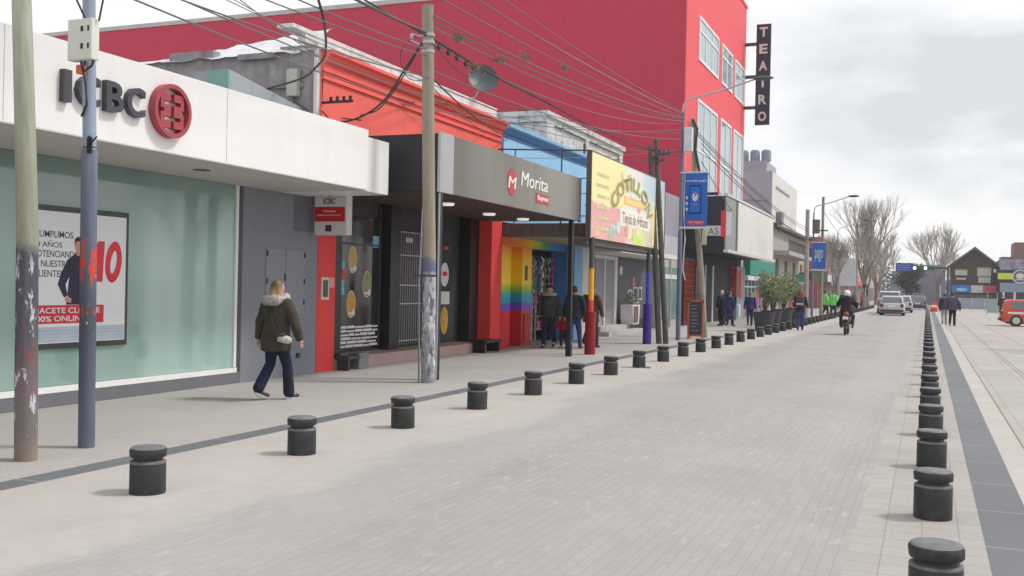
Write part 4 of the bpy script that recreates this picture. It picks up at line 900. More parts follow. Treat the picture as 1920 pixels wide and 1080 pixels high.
MB().box(-6.98, -6.45, 31.638, 31.645, 3.62, 3.75).build('red_strip', MS('strip_red', (214, 66, 80)), b_)
text_mesh('San Miguel', (-6.92, -6.5, 3.65, 3.72), 'Y', 31.638, OFFW, 'strip_text', b_, depth=.003)
# red and white sign + wooden pole behind
t_ = thing('shop_sign', 'small red and white hanging sign behind the phone banner', 'sign', (-6.9, 34.4, 3.4))
MB().box(-7.0, -6.15, 34.3, 34.34, 3.42, 3.75).build('board', OFFW, t_); MB().box(-6.42, -6.25, 34.28, 34.30, 3.38, 4.25).build('red_strip', RED, t_); MB().box(-6.25, -6.08, 34.28, 34.30, 3.42, 4.2).build('white_strip', PAPER, t_)
text_mesh('AS', (-6.85, -6.5, 3.45, 3.68), 'Y', 34.30, INK, 'text', t_, depth=.004)
t_ = thing('utility_pole', 'leaning grey wooden pole behind the menu board before the theatre', 'pole', (-6.88, 34.2, 0))
MB().tube([(-6.88, 34.2, 0), (-7.0, 34.2, 1.8), (-7.25, 34.2, 4.4), (-7.42, 34.2, 7.35)], [.11, .105, .095, .08], 12).build('shaft', WOOD, t_, smooth=True)
MB().box(-7.0, -6.85, 34.05, 34.12, 3.1, 3.6).build('box', M('box_yellowish', (.5, .48, .34)), t_)
mb = MB().tube([(-7.4, 34.1, 7.3), (-7.25, 34.1, 7.0), (-7.3, 34.1, 6.3), (-7.15, 34.1, 5.6), (-7.2, 34.1, 4.8)], .05, 6).box(-7.6, -6.5, 34.05, 34.1, 4.75, 4.85)
mb.build('cable_bundle', CABLE, t_)
# menu board
t_ = thing('menu_board', 'wooden framed chalk menu board standing on the pavement by the lamp post', 'sign', (-6.93, 33, 0))
mb = MB().box(-7.19, -7.13, 32.97, 33.03, 0, 1.25).box(-6.73, -6.67, 32.97, 33.03, 0, 1.25).box(-7.19, -6.67, 32.97, 33.03, 1.2, 1.27).box(-7.13, -6.73, 32.97, 33.03, .08, .14); mb.build('frame', MS('frame_orange_wood', (176, 96, 66)), t_)
mb = MB(); mb.prism([(32.99, 0), (33.4, 0), (33.43, 0), (33.03, 1.2), (32.99, 1.2)], 'x', -7.19, -7.14); mb.build('rear_leg', MS('frame_orange_wood', (176, 96, 66)), t_)
MB().box(-7.13, -6.73, 32.985, 33.01, .14, 1.2).build('board', MS('chalk_slate', (58, 60, 78)), t_)
rr_ = random.Random(9)
for k in range(8): text_mesh(rr_.choice(('menu del dia', 'cafe + 2 medialunas', 'promo', 'desayuno', 'almuerzo')), (-7.08, -6.92+.1*rr_.random(), 1.05-.115*k, 1.11-.115*k), 'Y', 32.985, MS('chalk', (170, 174, 184)), 'chalk_text', t_, depth=.003)
# further poles, lamps, banner
for (x, y, h, rr_, lb) in ((-6.4, 60.5, 6.3, .13, 'thick grey concrete pole beyond the planters'), (-5.65, 61.5, 7.1, .09, 'thin tall wooden pole behind the far blue banner'), (-7.5, 98, 5.0, .12, 'dark pole in front of the brick red shops'), (-7.2, 118, 6.6, .14, 'brown wooden pole near the bare trees')):
    t_ = thing('utility_pole', lb, 'pole', (x, y, 0)); MB().tube([(x, y, 0), (x, y, h)], [rr_*1.1, rr_*.85], 12).build('shaft', WOOD if 'wood' in lb else M('conc_pole', (.33, .32, .31), var=.15), t_, smooth=True)
    MB().box(x-.3, x+.3, y-.1, y-.05, h*.72, h*.72+.08).build('crossarm', CHAR, t_)
lamp((-6.1, 60.9, 0), 6.5, 2.2, .55, 'street lamp with long arm beside the thick grey pole', hexd=.07)
lamp((-7.5, 96, 0), 7.3, 2.4, .75, 'street lamp farthest up the left pavement near the bare trees', hexd=.08)
b_ = banner(-6.1, -5.35, 60.4, 2.9, 4.4, 'small blue street banner on the far lamp post')
text_mesh('pago', (-5.95, -5.5, 3.3, 4.0), 'Y', 60.385, OFFW, 'banner_text', b_, depth=.004)
mb = MB(); mb.box(-6.15, -5.75, 60.7, 61.0, 4.95, 5.75); tag(mb.build('transformer_box', M('dark_box', (.12, .12, .12)), bevel=.03), 'dark electrical box high on the far lamp post', 'box')
# satellite dish
t_ = thing('satellite_dish', 'grey satellite dish on a bent tube above the coral shop roof', 'satellite dish', (-10, 22, 5.8))
mb = MB(); q = Vector((.55, -.75, .35)).to_track_quat('Z', 'Y'); c0 = Vector((-9.77, 22, 6.42)); vs = []; fs = []; n = 24
for j in range(6):
    rr_ = .36*j/5
    for i in range(n): a = 2*math.pi*i/n; vs.append(c0+q @ Vector((rr_*math.cos(a)+1e-5*i, rr_*math.sin(a), .09*(j/5)**2)))
for j in range(5):
    for i in range(n): fs.append((j*n+i, j*n+(i+1) % n, (j+1)*n+(i+1) % n, (j+1)*n+i))
vs2 = [v-q @ Vector((0, 0, .012)) for v in vs]; fs2 = [tuple(x_+len(vs) for x_ in f_[::-1]) for f_ in fs]
mb.add(vs+vs2, fs+fs2); mb.build('reflector', MS('dish_grey', (70, 76, 82), rough=.5), t_, smooth=True)
MB().tube([(-9.8, 22.03, 6.3), (-9.95, 22.0, 6.02), (-10.3, 22.0, 5.95), (-10.35, 22.0, 5.7)], .022, 8).build('mount', STEEL, t_, smooth=True)
MB().cyl(c0, c0+q @ Vector((0, 0, .3)), .01, n=6).build('feed_arm', STEEL, t_)
# wall box and insulator bracket at the bank corner
t_ = thing('meter_box', 'pale grey electrical box on the rough concrete side wall', 'box', (-10.4, 15.3, 4.8))
MB().box(-10.52, -10.30, 15.18, 15.30, 4.85, 5.33).build('box', MS('box_green_grey', (176, 180, 168)), t_, bevel=.01)
MB().tube([(-10.4, 15.24, 4.86), (-10.38, 15.22, 4.75), (-10.1, 15.24, 4.6), (-10.05, 15.24, 4.2)], .01, 5).build('wire', CABLE, t_)
t_ = thing('insulator_bracket', 'black iron crossarm with four insulators on the coral wall corner', 'bracket', (-9.9, 15.4, 4.7))
mb = MB().box(-9.95, -9.28, 15.36, 15.40, 4.72, 4.76).cyl((-9.9, 15.38, 5.4), (-9.93, 15.38, 4.2), .02, n=6).cyl((-9.9, 15.38, 4.6), (-9.5, 15.38, 4.2), .012, n=6).cyl((-9.5, 15.38, 4.45), (-9.1, 15.38, 4.40), .012, n=6); mb.build('arm', BLACK, t_)
for k in range(4): MB().lathe((-9.72+.13*k, 15.38, 4.76), [(.02, 0), (.035, .02), (.02, .04), (.035, .06), (.01, .08)], 10).build('insulator', BLACK, t_)
# ------------------------------------------------------------------ overhead wires
def wire(pts, rad, label, mat=CABLE, sag=0, n=14, group='overhead wires above the left pavement'):
    if len(pts) == 2:
        a, b = Vector(pts[0]), Vector(pts[1]); pp_ = [a.lerp(b, i/n)-Vector((0, 0, sag*4*(i/n)*(1-i/n))) for i in range(n+1)]
    else:
        P_ = [Vector(p) for p in pts]; P_ = [2*P_[0]-P_[1]]+P_+[2*P_[-1]-P_[-2]]; pp_ = []
        for i in range(1, len(P_)-2):
            for k in range(5):
                t = k/5; a, b, c, d = P_[i-1:i+3]; pp_.append(.5*((2*b)+(c-a)*t+(2*a-5*b+4*c-d)*t*t+(3*b-a-3*c+d)*t*t*t))
        pp_.append(P_[-2])
    o = MB().tube(pp_, rad*(.85 if rad > .013 else 1.2), 5).build('overhead_wire', mat, None); tag(o, label, 'wire', group); return o
LW = 'thin overhead wire running from the theatre lamp post towards the near poles'
near = [(-7.4, 2.0, 7.2), (-7.25, 2.0, 7.4), (-7.1, 2.0, 7.6)]
# bundle over the crimson wall
for (a, b, rr_, s_) in (((-7.2, 31.7, 7.10), (-7.35, 7.0, 6.55), .010, .25), ((-7.1, 31.7, 7.05), (-7.2, 7.0, 6.50), .010, .28), ((-7.2, 31.7, 7.0), (-7.35, 7.0, 6.1), .014, .25), ((-7.15, 31.7, 6.95), (-7.5, 14.9, 5.95), .012, .22),
                        ((-7.2, 31.7, 6.92), (-7.55, 14.9, 5.88), .010, .25), ((-7.2, 31.7, 6.8), (-7.6, 14.9, 5.5), .009, .4), ((-7.2, 31.7, 6.3), (-7.6, 14.9, 5.1), .009, .3), ((-7.2, 31.7, 6.6), (-9.9, 18.0, 5.2), .009, .25),
                        ((-7.2, 31.7, 6.0), (-9.9, 24.5, 4.9), .008, .1), ((-7.2, 31.7, 5.7), (-9.9, 33.0, 5.9), .008, .05)):
    wire([a, b], rr_, LW, CABLEG, s_)
for (a, b, rr_, s_) in (((-7.2, 31.7, 7.15), (-7.3, 6.0, 7.1), .008, .3), ((-7.15, 31.7, 6.85), (-7.5, 14.9, 5.75), .010, .3), ((-7.2, 31.7, 6.5), (-9.9, 22.0, 5.7), .007, .15), ((-7.6, 29.3, 5.6), (-9.9, 20.0, 5.6), .007, .15)):
    wire([a, b], rr_, LW, CABLEG, s_)
for (a, b, rr_, s_) in (((-7.6, 14.9, 5.4), (-7.3, 5.0, 5.2), .009, .15), ((-7.6, 14.9, 5.3), (-7.35, 5.0, 4.9), .008, .12), ((-7.6, 14.9, 5.68), (-7.3, 5.0, 5.9), .012, .2), ((-9.95, 15.3, 5.75), (-7.3, 5.0, 5.3), .006, .1), ((-9.9, 17.0, 5.75), (-7.3, 5.0, 5.0), .006, .1), ((-7.6, 14.9, 4.9), (-9.9, 22.6, 5.3), .008, .12)):
    wire([a, b], rr_, 'thin dark wire fanning from the beige pole and coral roof to the upper left', CABLEG, s_)
wire([(-7.5, 14.84, 5.5), (-7.4, 15.6, 5.2), (-7.45, 16.4, 5.25), (-7.52, 16.9, 5.46)], .006, 'loose thin loop of wire right of the beige pole', CABLE)
wire([(-7.7, 14.84, 5.7), (-8.1, 14.9, 5.4), (-8.0, 14.95, 5.0), (-7.66, 14.9, 4.9)], .006, 'loose thin loop of wire left of the beige pole', CABLE)
for (y, z) in ((18.7, 6.1), (17.4, 5.75), (16.2, 5.35), (21.0, 6.35), (15.7, 5.75)):
    mb = MB(); leaves(mb, (-7.4, y, z), (.10, .12, .10), 60, .07, rnd); o = mb.build('air_plant', M('air_plant_grey', (.20, .17, .12), rough=.9)); tag(o, 'small dry plant tuft clinging to the overhead wires', 'plant', 'dry tufts growing on the overhead wires')
wire([(-7.55, 14.9, 5.60), (-7.5, 17.4, 5.48), (-7.55, 20.5, 5.50), (-7.6, 24.5, 5.5), (-7.5, 29.3, 5.65), (-7.2, 31.7, 5.9)], .024, 'thick dark cable with hanging clamps crossing the crimson wall', CABLE)
for k in range(5):
    y = 15.2+.35*k; o = tag(MB().ell((-7.55, y, 5.52-.02*k), (.03, .06, .05), 8, 6).build('cable_clamp', CABLE), 'dark clamp on the thick cable just right of the beige pole', 'clamp', 'clamps on the thick cable')
# from P2 up-left past the camera side
for (a, b, rr_, lb) in (((-7.6, 14.85, 5.62), (-7.4, 4.0, 6.2), .018, 'thick black cable leaving the beige pole towards the upper left'), ((-7.6, 14.85, 5.66), (-7.2, 6.5, 5.6), .014, 'dark cable from the beige pole over the bank roof'),
                        ((-9.9, 19.0, 5.35), (-7.6, 6.0, 4.55), .010, 'grey wire crossing the coral cornice'), ((-9.9, 21.0, 5.6), (-7.6, 6.0, 4.75), .009, 'grey wire above the coral cornice'),
                        ((-7.55, 14.9, 4.95), (-7.5, 6.0, 4.6), .009, 'lower grey wire from the beige pole'), ((-7.55, 14.9, 4.98), (-9.9, 24.0, 5.35), .012, 'dark wire from the beige pole along the coral cornice'),
                        ((-9.9, 15.4, 5.5), (-7.35, 6.66, 5.6), .007, 'thin wire from the rough wall corner to the left pole')):
    wire([a, b], rr_, lb, CABLE if 'dark' in lb or 'black' in lb else CABLEG, .12)
wire([(-7.65, 14.82, 5.55), (-8.1, 15.0, 5.1), (-8.6, 15.2, 4.65), (-9.2, 15.35, 4.42), (-9.9, 15.4, 4.36)], .022, 'thick black cable drooping from the beige pole to the coral wall', CABLE)
wire([(-7.66, 14.80, 5.50), (-8.15, 15.0, 4.95), (-8.65, 15.2, 4.55), (-9.1, 15.35, 4.48)], .010, 'thin black wire beside the drooping thick cable', CABLE)
wire([(-7.35, 11.0, 5.6), (-7.55, 11.7, 5.15), (-8.2, 12.8, 4.95), (-8.9, 13.6, 4.92), (-9.6, 14.2, 4.9), (-11.0, 14.8, 4.85)], .022, 'thick black cable sweeping over the bank roof to the rough wall', CABLE)
wire([(-7.45, 6.66, 5.2), (-7.28, 7.3, 3.99)], .008, 'short wire rising from the junction box', CABLE, .02)
wire([(-7.06, 7.4, 4.6), (-7.12, 7.3, 3.96)], .008, 'short curved wire at the right of the junction box', CABLE, -.02)
wire([(-10.2, 9.3, 6.4), (-10.2, 9.3, 4.02)], .02, 'thin dark mast rising behind the bank fascia', CABLE)
for (a, b) in (((-7.1, 32.0, 6.9), (-6.4, 60.5, 5.2)), ((-7.1, 32.0, 6.8), (-6.3, 60.5, 5.0)), ((-7.1, 34.2, 6.5), (-6.4, 60.5, 4.6)), ((-7.1, 34.2, 6.3), (-6.35, 60.5, 4.7)), ((-7.1, 34.2, 5.9), (-9.5, 62, 4.9)), ((-6.4, 60.5, 4.9), (-7.2, 118, 5.9)), ((-5.65, 61.5, 6.3), (-7.2, 118, 6.2)), ((-7.5, 96, 6.2), (-6.4, 60.5, 4.4))):
    wire([a, b], .012, 'thin overhead wire beyond the theatre lamp post', CABLE, .35, group='overhead wires beyond the theatre lamp post')
# ------------------------------------------------------------------ trees
def bare_tree(name, label, loc, H, spread, seed, group=None, depth=6, trunk_h=.22, minr=.018, lean=(0, 0)):
    rg = random.Random(seed); t_ = thing(name, label, 'tree', loc, group)
    tr = MB(); cr = MB(); o = Vector(loc); r0 = H*.022
    top = o+Vector((lean[0]*H*trunk_h, lean[1]*H*trunk_h, H*trunk_h))
    tr.tube([o, o.lerp(top, .5)+Vector((.05, 0, 0)), top], [r0*1.25, r0, r0*.85], 10)
    def grow(p, d, ln, rad, dep):
        k = 3; pts = [p]; q = p; dd = d
        for i in range(k):
            dd = (dd+Vector((rg.uniform(-.16, .16), rg.uniform(-.16, .16), rg.uniform(-.02, .14)))).normalized(); q = q+dd*ln/k; pts.append(q)
        (tr if dep >= depth-1 else cr).tube(pts, [rad*(1-.12*i) for i in range(k+1)], 6 if rad > .05 else 3)
        if dep == 0: return
        nb = 3
        for i in range(nb):
            a = rg.uniform(0, 6.283); tilt = rg.uniform(.28, .62)*spread; side = dd.cross(Vector((math.cos(a), math.sin(a), .2))).normalized()
            nd = (dd*math.cos(tilt)+side*math.sin(tilt)+Vector((0, 0, .16))).normalized()
            base = pts[-1] if i < 2 else pts[-2]
            grow(base, nd, ln*rg.uniform(.66, .86), max(rad*.62, minr), dep-1)
    for i in range(4):
        a = i*1.6+rg.random(); nd = Vector((math.cos(a)*.42*spread, math.sin(a)*.42*spread, 1)).normalized(); grow(top, nd, H*.235, r0*.62, depth-1)
    BK = M('bark_pale', (.20, .18, .16), rough=.9, var=.25); tr.build('trunk', BK, t_, smooth=True); cr.build('crown', M('twigs_pale', (.33, .295, .265), rough=.9, var=.3), t_)
    return t_
T1 = bare_tree('bare_tree', 'largest bare winter tree above the left pavement behind the cars', (-5.9, 108, 0), 11.0, .74, 3, minr=.012, lean=(.03, 0))
T2 = bare_tree('bare_tree', 'bare wide tree right of the traffic signal gantry', (1.3, 150, 0), 11.2, .85, 11, minr=.015)
dup(T1, (-7.4, 94, 0), 2.0, 'bare tree nearest on the left pavement in front of the pink shops', scale=.6)
dup(T1, (-6.4, 126, 0), 4.0, 'bare tree behind the largest one on the left pavement', scale=.8)
dup(T2, (-6.5, 150, 0), 1.0, 'bare tree behind the silver cars further along the left pavement', scale=.95)
dup(T2, (-7.5, 185, 0), 2.2, 'distant bare tree at the left side of the road', scale=.9)
dup(T2, (3.2, 190, 0), 3.0, 'distant bare tree at the right side of the road', scale=.85)
dup(T2, (8.0, 210, 0), 4.0, 'distant bare tree behind the gabled building', scale=.8)
dup(T2, (9.5, 35.5, 0), .5, 'bare tree across the plaza mirrored in the bank window', scale=.75)
def ever(label, loc, rad, h, seed, mat=LEAFD, n=2600, sz=.45):
    rg = random.Random(seed); t_ = thing('evergreen_tree', label, 'tree', loc); x, y, z = loc
    MB().tube([loc, (x+.1, y, h*.35), (x, y, h*.6)], [.22, .17, .1], 8).build('trunk', M('bark_dark', (.07, .06, .05)), t_)
    mb = MB()
    for k in range(9):
        a = rg.uniform(0, 6.28); q = rad*rg.uniform(.2, .65); leaves(mb, (x+q*math.cos(a), y+q*math.sin(a), h*.62+rg.uniform(-.22, .25)*h), (rad*.5, rad*.5, h*.18), n//9, sz, rg)
    mb.build('crown', mat, t_); return t_
ever('dark green leafy tree behind the silver cars', (-2.9, 165, 0), 2.8, 6.3, 4)
ever('dark green tree at the right of the road behind the gantry', (1.2, 175, 0), 2.2, 5.8, 5, M('olive_leaves', (.075, .085, .05), var=.4))
ever('small dark conifer at the right edge behind the tower', (10.9, 128, 0), .9, 8.6, 6, n=900, sz=.3)
rg = random.Random(2); mb = MB()
for k in range(60):
    x = rg.uniform(-75, 60); y = rg.uniform(330, 400); leaves(mb, (x, y, 3.5+rg.random()*3), (5, 4, 4+rg.random()*3), 150, 1.5, rg)
o = mb.build('distant_trees', M('far_tree_mass', (.10, .10, .09), rough=.9, var=.3, scale=.1), origin=(0, 365, 0)); o['kind'] = 'stuff'; o['label'] = 'far mass of trees closing the end of the street'; o['category'] = 'trees'
for i, (x0, x1, y, h, c_, lb) in enumerate(((-9, -3.2, 300, 7.5, (104, 106, 128), 'bluish grey building closing the far end of the road'), (-2.9, 4, 320, 9.5, (112, 114, 138), 'taller pale building at the far end of the road'), (9, 24, 240, 7, (140, 136, 144), 'long low building far behind the plaza'), (-16, -9.95, 184, 4.6, (170, 160, 156), 'beige low shop at the far left end'), (-18, -9.95, 222, 6.2, (160, 130, 124), 'brownish building at the far left end'))):
    t_ = thing('distant_building', lb, 'building', ((x0+x1)/2, y, 0)); d_ = 14 if i < 3 else 34
    MB().box(x0, x1, y, y+d_, 0, h).build('wall', MS('distant_wall'+'abcde'[i], c_, var=.1), t_); MB().box(x0-.1, x1+.1, y-.1, y+d_, h, h+.3).build('roof', CHAR, t_)
    mb = MB()
    if i < 3:
        for a in range(int((x1-x0)/1.6)):
            for b in range(int(h/2.6)): mb.box(x0+.5+1.6*a, x0+1.4+1.6*a, y-.05, y, .8+2.6*b, 2.1+2.6*b)
    else:
        for a in range(6): mb.box(-9.95, -9.88, y+1+5.4*a, y+4+5.4*a, .2, 2.6)
    mb.build('window', M('far_win2', (.12, .12, .14)), t_)
# ------------------------------------------------------------------ planters with bushes
rg = random.Random(21)
POT = M('planter_black', (.045, .045, .052), rough=.45, var=.2)
def potplant(loc, label, s=1.0, seed=1):
    rg = random.Random(seed); t_ = thing('potted_bush', label, 'plant', loc, 'large black potted bushes at the pavement edge'); x, y, z = loc
    MB().lathe(loc, [(.30, 0), (.33, .02), (.44, .70), (.47, .71), (.47, .76), (.43, .76), (.42, .70), (.05, .69)], 24).build('pot', POT, t_, smooth=True)
    mb = MB(); fo = MB()
    for k in range(13):
        a = rg.uniform(0, 6.28); tip = Vector((x+math.cos(a)*rg.uniform(.15, .7), y+math.sin(a)*rg.uniform(.15, .7), rg.uniform(1.3, 2.2)*s)); b = Vector((x, y, .7))
        mid = b.lerp(tip, .5)+Vector((0, 0, .15)); mb.tube([b, mid, tip], [.02, .014, .008], 5)
        for q in (mid.lerp(tip, .3), mid.lerp(tip, .7), tip): leaves(fo, q, (.26, .26, .24), 42, .13, rg)
    mb.build('stems', M('stem_brown', (.10, .08, .05)), t_); fo.build('foliage', LEAF, t_)
    return t_
potplant((-6.0, 41.6, 0), 'nearest large black pot with a loose green bush at the pavement edge', 1.05, 1)
potplant((-6.2, 45.2, 0), 'second large black pot with green bush from the camera', 1.0, 2)
potplant((-6.25, 49.5, 0), 'third large black pot with green bush from the camera', 1.05, 3)
potplant((-6.3, 54.5, 0), 'farthest large black pot with green bush behind the woman with backpack', .95, 4)
# ------------------------------------------------------------------ people
def person(loc, rz, H, top, legs, label, hair=(.05, .035, .025), hairlen=.0, long_coat=False, stride=.34, back_heel=.10, bulky=1.0, vox=.016, arm=(.0, .0), shoe=(.03, .03, .035), helmet=None, pose='walk', hood=None, beanie=None, lead=1, skirt=0, sole=False, armbend=0.0):
    """local frame: x right, y forward, z up; built 1.7 m tall then scaled"""
    s = H/1.7; Q = Matrix.Rotation(rz, 3, 'Z'); off = Vector(loc)
    def T(mb):
        mb.v = [tuple(Q @ (Vector(v)*s)+off) for v in mb.v]; return mb
    hip = .86
    if pose == 'walk':
        st_ = stride; F = {lead: (.09*lead, st_*.55, 0.0), -lead: (-.09*lead, -st_*.62, back_heel)}
    elif pose == 'stand': F = {1: (.11, .03, 0), -1: (-.11, -.03, 0)}
    J = {}
    if pose == 'ride':
        for sd_ in (1, -1): J[sd_] = ((.1*sd_, -.02, .80), (.22*sd_, .42, .72), (.2*sd_, .22, .34), (.2*sd_, .40, .27))
        chest = Vector((0, .10, 0))
    else:
        chest = Vector((0, .02, 0))
        for sd_ in (1, -1):
            fx, fy, fz = F[sd_]; ank = Vector((fx, fy, .085+fz)); h_ = Vector((.085*sd_, 0, hip)); kn = h_.lerp(ank, .5)+Vector((0, .05 if fz < .02 else .10, 0))
            J[sd_] = (h_, kn, ank, ank+Vector((0, .16, -.055 if fz < .02 else -.055-fz*.75)))
    hz = 1.58 if pose != 'ride' else 1.52; hy = .03 if pose != 'ride' else .20
    hand = {}
    for sd_ in (1, -1):
        if pose == 'ride': hand[sd_] = ((.19*sd_, .14, 1.34), (.33*sd_, .30, 1.12), (.34*sd_, .58, 1.06))
        else:
            sw_ = arm[0] if sd_ == 1 else arm[1]
            hand[sd_] = ((.185*sd_, 0, 1.38), (.25*sd_*bulky, .02+sw_*.12-armbend*.05, 1.12), (.27*sd_*bulky, .06+sw_*.30+armbend*.22, .88+armbend*.18))
    # --- body (one continuous mesh)
    b = MB(); b.ell((0, hy, hz+.005), (.075, .095, .115), 14, 10); b.ell((0, hy+.095, hz-.01), (.013, .02, .022), 8, 6); b.ell((.078, hy, hz), (.014, .025, .032), 8, 6); b.ell((-.078, hy, hz), (.014, .025, .032), 8, 6)
    b.ell((0, hy+.02, hz-.07), (.055, .07, .05), 10, 8)
    b.cap((0, hy-.015, hz-.07), .055, (0, hy*.6, 1.36), .062)
    b.loft([(.82, .13, .10, 0, 0), (.95, .155, .11, 0, 0), (1.1, .135, .10, chest.x, chest.y*.5), (1.3, .165, .11, 0, chest.y), (1.42, .12, .08, 0, chest.y), (1.45, .05, .05, 0, chest.y)])
    for sd_ in (1, -1):
        h_, kn, an, toe = J[sd_]; b.cap(h_, .085, kn, .055); b.cap(kn, .055, an, .038); b.cap(an, .038, toe, .03)
        a0, a1, a2 = [Vector(v) for v in hand[sd_]]; b.cap(a0, .052, a1, .040); b.cap(a1, .040, a2, .028)
        d = (a2-a1).normalized(); pm = a2+d*.05; b.cap(a2, .028, pm, .034)
        sidev = Vector((0, 1, 0)) if abs(d.z) > .5 else Vector((1, 0, 0))
        for k_, (o_, l_) in enumerate(((-.027, .062), (-.009, .075), (.009, .070), (.027, .055))):
            p_ = pm+sidev*o_+d*.02; m_ = p_+d*l_*.55; b.cap(p_, .0095, m_, .009, 6); b.cap(m_, .009, m_+d*l_*.45+Vector((-sd_*.015, 0, 0)), .008, 6)
        b.cap(a2+sidev*.02, .011, a2+sidev*.055+d*.05, .009, 6)
    root = T(b).build('person', SKIN, None, voxel=vox*s*.62, sm=2, origin=tuple(off)); tag(root, label, 'person')
    # eyes and mouth
    e = MB(); e.ell((.03, hy+.088, hz+.012), (.011, .008, .008), 6, 5).ell((-.03, hy+.088, hz+.012), (.011, .008, .008), 6, 5); T(e).build('eyes', INK, root)
    e = MB(); e.ell((0, hy+.088, hz-.052), (.022, .009, .007), 6, 5); T(e).build('mouth', MS('lips', (150, 80, 76)), root)
    # --- trousers
    tm = M('cloth_%d_%d_%d' % legs, srgb(legs), rough=.85, var=.2, scale=8, bump=.3)
    b = MB(); b.loft([(.80, .13, .105, 0, -.01), (.9, .165, .125, 0, -.01), (1.0, .150, .115, 0, 0)])
    for sd_ in (1, -1):
        h_, kn, an, toe = [Vector(v) for v in J[sd_]]; b.cap(h_, .105, kn, .075); b.cap(kn, .075, an+Vector((0, -.012, .015)), .084 if sole else (.068 if bulky > 1.1 else .058))
    T(b).build('trousers', tm, root, voxel=vox*s, sm=3)
    # --- shoes
    smt = M('shoe_%d' % int(shoe[0]*1000), shoe, rough=.6); b = MB(); so_ = MB()
    for sd_ in (1, -1):
        h_, kn, an, toe = [Vector(v) for v in J[sd_]]; heel = an+Vector((0, -.035, -.03)); b.cap(heel, .045, toe+Vector((0, 0, .005)), .038); b.cap(an+Vector((0, 0, .01)), .045, heel, .045)
        so_.cap(heel+Vector((0, -.01, -.032)), .034, toe+Vector((0, .015, -.02)), .030)
    T(b).build('shoes', smt, root, voxel=.014*s, sm=1)
    if sole: T(so_).build('shoe_soles', OFFW, root, voxel=.012*s, sm=1)
    # --- jacket
    jm = M('cloth_%d_%d_%d' % top, srgb(top), rough=.85, var=.25, scale=7, bump=.5)
    k = bulky; zb = .45 if long_coat else (.70 if skirt else .82)
    b = MB(); b.loft([(zb, .20*k, .15*k, 0, -.01), (zb+.06, .205*k, .155*k, 0, -.01), (.95, .185*k, .145*k, 0, -.005), (1.1, .165*k, .135*k, 0, chest.y*.5), (1.28, .20*k, .14*k, 0, chest.y), (1.40, .17*k, .105*k, 0, chest.y), (1.465, .08, .075, 0, chest.y)])
    for sd_ in (1, -1):
        a0, a1, a2 = [Vector(v) for v in hand[sd_]]; b.cap(a0, .075*k, a1, .062*k); b.cap(a1, .062*k, a2-(a2-a1).normalized()*.02, .050*k)
    jk = T(b)
    for i, v in enumerate(jk.v): pass
    jk = jk.build('jacket', jm, root, voxel=vox*s, sm=2)
    for v in jk.data.vertices:
        p = v.co*9; v.co += v.normal*(mnoise.noise(p)*.016+mnoise.noise(Vector((p.x*2.6, p.y*2.6, p.z*4.2)))*.008)*s
    # --- hair
    if helmet:
        b = MB(); b.ell((0, hy-.005, hz+.03), (.125, .145, .135), 16, 12); b.ell((0, hy, hz-.05), (.105, .12, .08), 12, 8); T(b).build('helmet', M('helmet_%d' % int(helmet[0]*100), helmet, rough=.2), root, voxel=.014*s, sm=2)
    else:
        hm = M('hair_%d' % int(hair[0]*1000), hair, rough=.55, var=.35, scale=22)
        if hair[0] == .36:
            th_ = NT('hair_blonde'); zz = th_.xyz(); cc_ = th_.mix(th_.rng(th_.math('ADD', zz[2], th_.math('MULTIPLY', th_.noise(30, 3, (1, 1, .2)), .08)), 1.53*s, 1.68*s), (.52, .34, .17), (.13, .08, .04)); hm = th_.out(cc_, .5)
        b = MB(); b.ell((0, hy-.034, hz+.036), (.086, .090, .104), 14, 10)
        if hairlen: b.ell((0, hy-.055, hz-.04), (.112, .075, .13+hairlen*.1), 12, 9); b.cap((.055, hy-.04, hz), .05, (.085, hy-.05, hz-hairlen), .04); b.cap((-.055, hy-.04, hz), .05, (-.085, hy-.05, hz-hairlen), .04); b.cap((0, hy-.07, hz), .065, (0, hy-.10, hz-hairlen), .055)
        hr = T(b).build('hair', hm, root, voxel=.011*s, sm=2)
        for v in hr.data.vertices: v.co += v.normal*mnoise.noise(Vector((v.co.x*45, v.co.y*45, v.co.z*8)))*.006
    if hood:
        b = MB(); pts = [(.15*math.cos(a)*1.05, hy-.045+.125*math.sin(a), 1.44+.035*math.sin(a*1.0)) for a in [i*2*math.pi/12 for i in range(13)]]
        for i in range(12): b.cap(pts[i], .052, pts[i+1], .052, 8)
        b.cap((-.10, -.10, 1.42), .075, (.10, -.10, 1.42), .075)
        fu = T(b).build('fur_hood', M('fur_grey', hood, rough=1, var=.35, scale=18, bump=.6), root, voxel=.014*s, sm=1)
        for v in fu.data.vertices: v.co += v.normal*abs(mnoise.noise(v.co*60))*.028
    if beanie:
        b = MB(); b.ell((0, hy-.018, hz+.085), (.090, .104, .070), 12, 8); T(b).build('hat', M('hat_%d' % int(beanie[0]*1000), beanie, rough=.9), root, voxel=.013*s, sm=1)
    return root
wz = R(-9)
wo_ = person((-8.10, 11.58, 0), wz, 1.60, (64, 60, 48), (26, 30, 56), 'blonde woman in olive parka with fur hood walking away past the bank', hair=(.36, .22, .10), hairlen=.13, stride=.36, back_heel=.08, bulky=1.2, vox=.013, arm=(.25, -.25), shoe=(.05, .04, .07), hood=(.44, .40, .38), lead=1, skirt=1, sole=True)
s = 1.6/1.7; Q = Matrix.Rotation(wz, 3, 'Z')
def WP(v): return Q @ (Vector(v)*s)+Vector((-8.10, 11.58, 0))
bgm = MB(); bgm.cap((.23, -.165, .90), .06, (.315, -.10, .87), .058); bgm.v = [tuple(WP(v)) for v in bgm.v]
